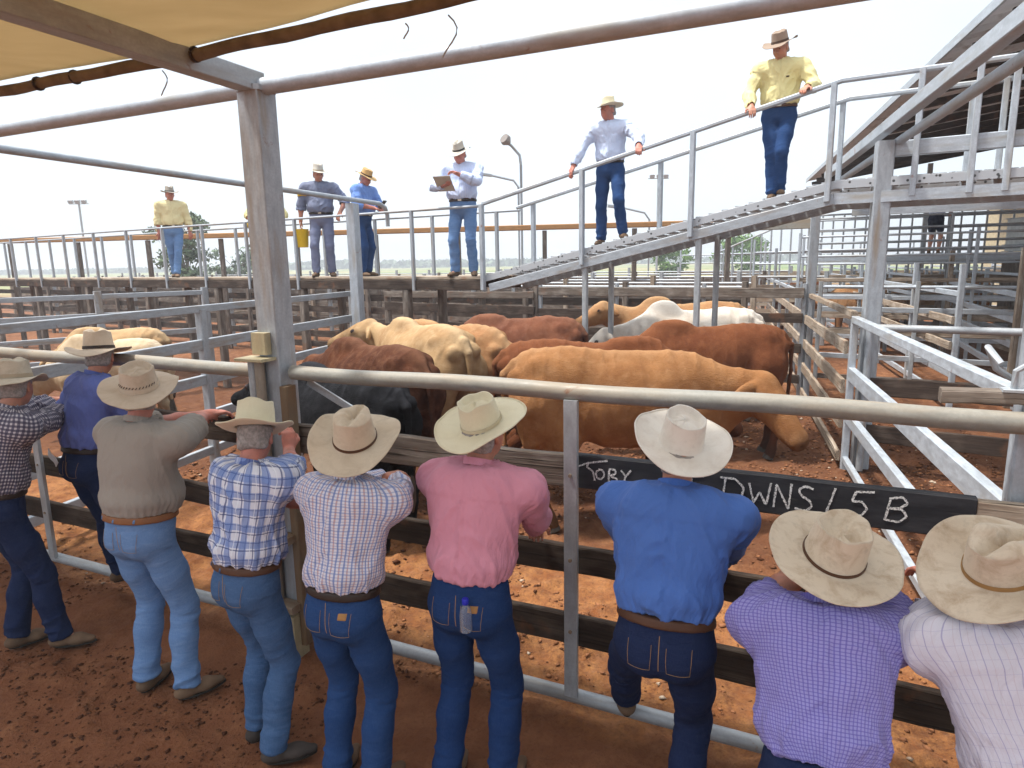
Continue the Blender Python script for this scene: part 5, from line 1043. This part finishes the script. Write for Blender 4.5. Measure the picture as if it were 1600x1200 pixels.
B_BROWN = plain('brown_hat_ribbon', (.07, .04, .025), .7); B_CREAM = plain('cream_hat_ribbon', (.52, .45, .31), .8); B_TAN = plain('tan_hat_ribbon', (.34, .19, .07), .7); B_BLACK = plain('black_hat_ribbon', (.018, .016, .015), .7); B_SAND = plain('sand_hat_ribbon', (.38, .31, .22), .8)
PEO = {}
def FL(s, t, z=0): return fc(s, t, z)
G1 = 'stockmen leaning on the front rails'; G2 = 'stockmen standing on the raised walkway'
PEO['dark'] = person('man in a dark gingham shirt at the far left of the front rails', FL(-2.45, -.80), yaw=-18, S=1.07, lean=13, hip=(0, -.02), feet=((-.10, -.02, 0, 0), (.10, .16, 0, -35)), hands=(fc(-3.02, -.05, 1.50), fc(-2.78, -.06, 1.50)), hints=((-1, -.2, -.6), (1, -.2, -.5)),
    head=(10, -50, 0), w=1.16, shirt=S_DARK, sleeve='long', tr=D_DARK, boots=BOOT, hatd=dict(mat=F_CANV, band=B_SAND, style='round', cr=.105, bw=.082, curl=.012, dip=.045, seed=3), group=G1, hatpitch=4)
PEO['blue2'] = person('tall man in a plain periwinkle shirt standing up on the bottom pipe', FL(-2.28, -.22, .19), yaw=-8, S=1.02, lean=14, hip=(-.02, -.12), hipz=.95, feet=((-.12, .05, 0, 0), (.16, .05, 0, -5)), hands=(fc(-2.62, .06, 1.50), fc(-2.30, .06, 1.50)),
    head=(14, -48, 0), w=1.1, shirt=S_BLUE2, sleeve='long', tr=D_DARK, hatd=dict(mat=F_TAUPE, band=LEATHD, style='pinch', cr=.125, bw=.105, curl=.022, dip=.03, seed=8, a=.112, b=.092, bandw=.02), group=G1, hatpitch=8)
PEO['grey'] = person('heavy man in a taupe polo shirt and light washed jeans with a tan belt', FL(-1.20, -.74), yaw=4, S=1.07, lean=8, hip=(-.06, .0), feet=((-.14, .0, 0, 10), (.13, .02, 0, -28)), hands=(fc(-1.35, .05, 1.52), fc(-1.52, .04, 1.51)), hints=((-1, -.2, -.2), (1, .25, .5)),
    head=(4, -40, 0), w=1.28, belly=.07, shirt=S_GREY, sleeve='short', tr=D_LITE, belt=LEATHT, loops=True, hatd=dict(mat=F_TAUPE, band=F_TAUPE, style='tele', cr=.112, bw=.108, curl=.028, dip=.012, seed=5, a=.112, b=.096, stitch=(40, 14)), group=G1, hatpitch=20, hatup=.05, skinm=SKINR, wr=.008, pleat=False)
PEO['plaid'] = person('man in a blue and white plaid shirt raising his right hand to the steel post', FL(-.33, -.86), yaw=-8, S=1.0, lean=9, hip=(-.02, .0), feet=((-.10, .04, 0, 6), (.12, -.02, 0, -40)), hands=((-.02, .52, 1.12), fc(-.50, -.34, 1.46)), hints=((-1, -.1, -.6), (1.4, .0, -1)),
    head=(24, -40, 0), w=1.2, belly=.03, shirt=S_PLAID, sleeve='short', tr=D_WORN, belt=LEATH, loops=True, boots=BOOTD, hatd=dict(mat=F_CREAM, band=None, style='tele', cr=.118, bw=.085, curl=.014, dip=.006, seed=2, a=.108, b=.094, edge=F_CREAM), group=G1, hatpitch=2, skinm=SKINR, hcurl=(.5, 1.05), hpn=((0, 0, -1), (-1, .2, 0)), hdir=(None, (-.1, .15, 1)))
PEO['check'] = person('man in a fine blue and pink checked shirt with clasped hands', FL(.26, -.88), yaw=2, S=1.0, lean=11, hip=(.0, .0), feet=((-.11, .02, 0, 8), (.12, .0, 0, -8)), hands=(fc(.10, -.26, 1.33), fc(.18, -.30, 1.34)), hints=((-1, -.1, -.9), (1, .1, -1.5)),
    head=(2, -14, 8), w=1.18, shirt=S_CHECK, sleeve='long', tr=D_BLUE, hatd=dict(mat=F_SAND, band=LEATH, style='pinch', cr=.135, bw=.112, curl=.05, dip=.035, seed=6, bandw=.012, a=.110, b=.092), group=G1, hatpitch=24, patch=.95, hcurl=(.9, .9))
PEO['pink'] = person('man in a rose pink shirt with a water bottle in his back pocket', FL(.79, -.64), yaw=0, S=1.04, lean=13, hip=(.0, -.02), feet=((-.13, -.04, 0, 4), (.12, .03, 0, -6)), hands=(fc(.60, .02, 1.01), fc(.84, .03, 1.01)), hints=((-1, -.2, -1.1), (1, -.1, -1.2)),
    head=(0, 6, -2), w=1.22, belly=.01, shirt=S_PINK, sleeve='long', tr=D_MIDB, belt=None, hatd=dict(mat=F_CREAM, band=B_CREAM, style='tele', cr=.115, bw=.115, curl=.03, dip=-.005, seed=11, bandw=.014, a=.100, b=.088, edge=F_CREAM), group=G1, hatpitch=20, patch=.9)
PEO['royal'] = person('man in a royal blue shirt with one foot up on the bottom pipe', FL(1.62, -.50), yaw=2, S=1.05, lean=20, hip=(.02, -.10), hipz=.90, feet=((-.24, .44, .15, 20), (.10, -.08, 0, -10)), hands=(fc(1.40, .05, 1.02), fc(1.74, .05, 1.02)), hints=((-1, -.2, -1.0), (1, -.2, -1.1)),
    head=(2, -16, 6), w=1.28, shirt=S_ROYAL, sleeve='roll', tr=D_DARK, belt=LEATH, hatd=dict(mat=F_WHITE, band=None, style='tele', cr=.118, bw=.115, curl=.04, dip=.0, seed=14, a=.102, b=.09, edge=F_WHITE), group=G1, hatpitch=22, knee=((-1.5, 1, 0), (.1, 1, 0)), wr=.017)
PEO['purple'] = person('man in a violet micro check shirt bent low with folded bare forearms', FL(2.26, -.88, -.14), yaw=4, S=1.0, lean=34, hip=(-.05, -.12), hipz=.92, feet=((-.12, .05, 0, 4), (.12, .0, 0, -6)), hands=(fc(2.22, -.10, 1.20), fc(2.36, -.06, 1.22)), slv=.6, hints=((-1, .2, .45), (1, .2, .45)),
    head=(4, 8, 14), w=1.2, belt=None, shirt=S_PURP, sleeve='short', tr=D_DARK, hatd=dict(mat=F_OLD, band=LEATH, style='diamond', cr=.125, bw=.122, curl=.03, dip=.005, seed=21, a=.120, b=.100, bandw=.010), group=G1, hatpitch=16, pk=False)
PEO['white'] = person('man in a pale lilac pinstriped shirt at the right end of the front rails', FL(2.79, -.80, -.13), yaw=30, S=1.0, lean=26, hip=(.0, -.06), hipz=.90, feet=((-.12, .05, 0, 4), (.12, .0, 0, -6)), hands=(fc(2.74, -.20, 1.24), fc(2.62, -.06, 1.17)), slv=.6, hints=((-1, .1, .5), (1, .1, .1)),
    head=(-2, 78, 12), w=1.3, shirt=S_WHIT, sleeve='short', tr=D_MIDB, hatd=dict(mat=F_OLD, band=B_TAN, style='pinch', cr=.125, bw=.122, curl=.045, dip=.02, seed=25, a=.112, b=.094, bandw=.014), group=G1, hatpitch=18, skinm=SKINR, pk=False)
# ------------------------------------------------------------------ people on the walkway and ramp
def onramp(q, o=.45): p = lerp(K0, K1, q)+WN*o; return W3(p, ZD+(Z1-ZD)*q+.02)
def RLp(q): return W3(lerp(K0, K1, q), ZD+(Z1-ZD)*q+1.115)
def onwalk(d, o=.5): return W3(K0-WDn*d+WN*o, ZD)
Y0 = 190                                                   # turned towards the camera side
PEO['clip'] = person('man in a white shirt writing on a clipboard at the foot of the ramp', onwalk(.50, .22), yaw=Y0+2, S=1.12, lean=3, feet=((-.13, 0, 0, 18), (.13, .04, 0, -18)), hands=((-.06, .36, 1.33), (.17, .33, 1.20)), hints=((-1, -.3, -.5), (1, -.2, -.6)),
    head=(24, 8, 0), w=1.28, belly=.06, shirt=S_SKYL, sleeve='long', tr=D_LITE, belt=LEATHD, hatd=dict(mat=F_PALE, band=B_BLACK, style='pinch', cr=.125, bw=.09, curl=.02, dip=.03, seed=31, bandw=.022), group=G2, front=True, pleat=False, hatpitch=0, h=.011, skinm=SKINR, hpn=((0, .2, -1), (0, 0, 1)), pk=False)
PEO['lean'] = person('man in a pale blue white shirt halfway up the ramp looking left', onramp(.40, .38), yaw=Y0-6, S=1.07, lean=6, hip=(.02, 0), feet=((-.16, .05, .06, 25), (.13, .02, -.03, -10)), hands=(RLp(.51), RLp(.31)), hints=((-1, -.2, -.3), (1, -.2, -.3)),
    head=(10, 30, 0), w=1.15, shirt=S_SKYW, sleeve='long', tr=D_BLUE, belt=LEATHD, hatd=dict(mat=F_CREAM, band=B_SAND, style='pinch', cr=.115, bw=.105, curl=.028, dip=.02, seed=33), group=G2, front=True, pleat=False, h=.011, skinm=SKINR, hatpitch=4, pk=False)
PEO['yell'] = person('man in a pale yellow shirt near the top of the ramp', onramp(.852, .38), yaw=Y0-10, S=1.05, lean=8, hip=(.0, -.02), feet=((-.05, .0, .04, 10), (.03, .06, -.01, 0)), hands=(RLp(.925), RLp(.80)), hints=((-1, -.3, -1.2), (1, -.3, -1.2)),
    head=(22, 22, 0), w=1.3, belly=.02, shirt=S_YEL, sleeve='long', tr=D_BLUE, belt=LEATH, hatd=dict(mat=F_BROWN, band=B_BROWN, style='round', cr=.115, bw=.10, curl=.03, dip=.02, seed=35), group=G2, front=True, pleat=False, clip_=True, h=.010, skinm=SKIN, hatpitch=0, pk=False, knee=((.1, 1, 0), (-.2, 1, 0)))
PEO['slate'] = person('man in a slate work shirt carrying a yellow bucket on the walkway', onwalk(3.72, .35), yaw=Y0+22, S=1.10, lean=5, feet=((-.12, 0, 0, 20), (.12, .12, 0, -10)), hands=((-.33, .24, 1.02), (.34, .02, .86)), hints=((-1, -.4, -.4), (1, -.4, -.2)),
    head=(12, -20, 0), w=1.28, belly=.06, shirt=S_SLATE, sleeve='roll', tr=D_GREYP, belt=LEATHD, hatd=dict(mat=F_PALE, band=B_SAND, style='pinch', cr=.12, bw=.09, curl=.02, dip=.02, seed=37), group=G2, front=True, pleat=False, h=.012, pk=False)
PEO['midb'] = person('man in a mid blue shirt and straw hat looking at a handheld device', onwalk(3.0, .62), yaw=Y0+78, S=1.05, lean=6, feet=((-.10, 0, 0, 10), (.12, .05, 0, -10)), hands=((-.08, .36, 1.12), (.10, .34, 1.12)), hints=((-1, -.3, -.6), (1, -.3, -.6)),
    head=(28, 0, 0), w=1.2, belly=.07, shirt=S_MID, sleeve='roll', tr=D_BLUE, hatd=dict(mat=F_STRAW, band=B_BROWN, style='round', cr=.105, bw=.09, curl=.012, dip=.02, seed=39), group=G2, front=True, pleat=False, h=.012, skinm=SKINR, pk=False)
PEO['butter'] = person('man in a butter yellow shirt at the far left of the walkway', onwalk(8.45, .5), yaw=Y0+44, S=1.08, lean=3, hip=(0, 0), feet=((.02, .16, 0, 0), (.04, -.16, 0, -20)), hands=((-.30, .05, .90), (.27, .0, .80)), hints=((-1, -.4, -.1), (1, -.5, -.1)),
    head=(6, -10, 0), w=1.22, belly=.02, shirt=S_YEL2, sleeve='long', tr=D_LITE, belt=LEATHD, hatd=dict(mat=F_GREY, band=B_BLACK, style='pinch', cr=.11, bw=.09, curl=.02, dip=.02, seed=41), group=G2, front=True, pleat=False, h=.013, skinm=SKINR, pk=False)
PEO['hidden'] = person('man in a lemon shirt mostly hidden behind the tall shade post on the walkway', onwalk(5.35, .5), yaw=Y0+20, S=1.0, lean=4, hands=((-.28, .1, .95), (.25, .2, 1.0)), head=(14, 0, 0), shirt=S_YEL, sleeve='roll', tr=D_LITE,
    hatd=dict(mat=F_PALE, band=B_SAND, style='round', cr=.11, bw=.09, curl=.015, dip=.02, seed=43), group=G2, front=True, pleat=False, h=.014, pk=False)
PEO['shorts'] = person('person in navy shorts on the rear walkway at the far right', W3(q0+WD*1.75+WN*.5, 2.43), yaw=-25, S=1.0, lean=12, feet=((-.10, 0, 0, 5), (.10, .05, 0, -5)), hands=((-.2, .42, 1.1), (.2, .42, 1.1)), head=(20, 0, 0), shirt=S_SKYW, sleeve='short', tr=D_NAVY, belt=None,
    hatd=dict(mat=F_PALE, band=B_SAND, style='round', cr=.11, bw=.08, curl=.015, dip=.02, seed=45), h=.013, shorts=True, pk=False, skinm=SKINP)
# ------------------------------------------------------------------ carried things
d = PEO['clip']; c = d['wrist'][1]+d['f']*.05+d['r']*(-.02)
cbx = empty('clipboard', c, 'white papers on a clipboard held by the man at the foot of the ramp', 'clipboard'); n_ = unit(np.array([0, 0, 1.])*.8-d['f']*.55)
mb = MB(); mb.box(c+d['r']*.12+[0, 0, .02], c-d['r']*.14+[0, 0, .02], .33, .006, n_); mb.build('board', F_PALE, cbx)
mb = MB(); mb.box(c+d['r']*.11+n_*.01+[0, 0, .02], c-d['r']*.13+n_*.01+[0, 0, .02], .30, .006, n_); mb.build('paper', PAPER, cbx)
YB = plain('yellow_plastic', (.72, .48, .02), .45, 0, .08)
d = PEO['slate']; c = d['wrist'][1]-np.array([0, 0, .14]); bk = empty('bucket', c-[0, 0, .32], 'yellow plastic bucket hanging from the hand of the man in the slate shirt', 'bucket')
mb = MB(); mb.tube([c-[0, 0, .32], c-[0, 0, .31], c-[0, 0, .01], c], .125, 20, scales=[.82, .85, 1, 1.05]); mb.build('pail', YB, bk, True)
mb = MB(); mb.tube([c+d['f']*.125*math.cos(a)+np.array([0, 0, .125*math.sin(a)]) for a in np.linspace(0, math.pi, 11)], .004, 6); mb.build('handle', GALVB, bk, True)
c = d['Sh'][1]*.55+d['elb'][1]*.45-d['f']*.0+d['f']*.08; pu = empty('marker_pouch', c, 'bright yellow rolled cloth on the arm of the man in the slate shirt', 'pouch'); mb = MB(); mb.tube([c-d['r']*.07, c+d['r']*.0+[0, 0, .02], c+d['r']*.08], .03, 10, scales=[.6, 1, .7]); mb.build('cloth_roll', YB, pu, True)
d = PEO['hidden']; c = d['wrist'][1]+d['f']*.04; pu = empty('work_gloves', c, 'bunched yellow gloves held beside the tall shade post', 'gloves'); mb = MB(); mb.tube([c-d['r']*.10, c+[0, 0, .03], c+d['r']*.09-[0, 0, .03]], .06, 10, scales=[.6, 1.1, .6]); mb.build('glove_bundle', YB, pu, True)
d = PEO['midb']; c = (d['wrist'][0]+d['wrist'][1])/2+d['f']*.10+[0, 0, .03]; ph_ = empty('handheld_device', c, 'dark handheld device in both hands of the man in the straw hat', 'device'); mb = MB(); mb.box(c-d['f']*.06-[0, 0, .04], c+d['f']*.08+[0, 0, .09], .09, .018, -d['f']+[0, 0, .8]); mb.build('case', plain('dark_plastic', (.06, .06, .06), .4), ph_); mb = MB(); mb.box(c-d['f']*.04-[0, 0, .012], c+d['f']*.055+[0, 0, .08], .07, .004, -d['f']+[0, 0, .8]); mb.build('screen', plain('grey_screen', (.3, .33, .34), .2), ph_)
# water bottle in the back pocket of the pink shirted man
d = PEO['pink']; gm = NT('clear_bottle_plastic', .08, 0, .5); gm.b.inputs['Transmission Weight'].default_value = .85; gm.b.inputs['IOR'].default_value = 1.2; gm.color((.75, .80, .88)); BLU = plain('blue_cap_plastic', (.02, .03, .42), .35, 0, .05)
c = d['P0']+d['r']*.062-d['f']*.148+np.array([0, 0, -.02]); bt = empty('water_bottle', c, 'small clear water bottle with a blue cap in the pocket under the pink shirt', 'bottle')
mb = MB(); mb.tube([c+[0, 0, z] for z in (-.035, -.03, .045, .070, .088, .092)], .027, 18, scales=[.8, 1, 1, .8, .42, .42]); mb.build('bottle', gm.m, bt, True)
mb = MB(); mb.tube([c+[0, 0, z] for z in (.090, .093, .112, .116)], .015, 16, scales=[.9, 1, 1, .85]); mb.build('cap', BLU, bt, True)
# folded papers and cloth in back pockets
def sheet(c, r_, u_, w_, h_, label, name, cat, mt, nseg=8, curl=.02):
    V = []; F = []; nn_ = np.cross(r_, u_)
    for i in range(nseg+1):
        for j in range(nseg+1): x = (i/nseg-.5)*w_; y = (j/nseg-.5)*h_; V.append(c+r_*x*(1+.15*y/h_)+u_*(y+.012*math.sin(x*40))+nn_*(curl*math.sin(x*22+y*9)))
    for i in range(nseg):
        for j in range(nseg): F.append([i*(nseg+1)+j, (i+1)*(nseg+1)+j, (i+1)*(nseg+1)+j+1, i*(nseg+1)+j+1])
    o = mkobj(name, V, F, mt, None, True, origin=c); tag(o, label, cat); m_ = o.modifiers.new('t', 'SOLIDIFY'); m_.thickness = .004; return o
d = PEO['blue2']; sheet(d['P0']-d['r']*.10-d['f']*.155+np.array([0, 0, .06]), unit(d['r']+np.array([0, 0, -.7])), unit(np.array([0, 0, 1.])+d['r']*.7), .14, .05, 'folded white papers in the pocket of the man in periwinkle', 'folded_papers', 'papers', PAPER, curl=.004)
d = PEO['purple']; sheet(d['P0']-d['r']*.06-d['f']*.20+np.array([0, 0, .07]), d['r'], unit(np.array([0, 0, 1.])-d['f']*.15), .15, .20, 'white cloth hanging from the back pocket below the violet shirt', 'pocket_cloth', 'cloth', PAPER, curl=.008)
# ------------------------------------------------------------------ air
hz = bpy.data.materials.new('haze_air'); hz.use_nodes = True; ht = hz.node_tree; ht.nodes.clear(); ho = ht.nodes.new('ShaderNodeOutputMaterial'); pv = ht.nodes.new('ShaderNodeVolumePrincipled')
pv.inputs['Color'].default_value = (.93, .96, 1, 1); pv.inputs['Density'].default_value = .0022; pv.inputs['Anisotropy'].default_value = .2; ht.links.new(pv.outputs[0], ho.inputs['Volume'])
bx = [(x, y, z) for x in (-700, 700) for y in (-60, 900) for z in (-1.6, 11.)]
tag(mkobj('haze', bx, [(0, 1, 3, 2), (4, 6, 7, 5), (0, 4, 5, 1), (2, 3, 7, 6), (0, 2, 6, 4), (1, 5, 7, 3)], hz, None, False), kind='stuff')
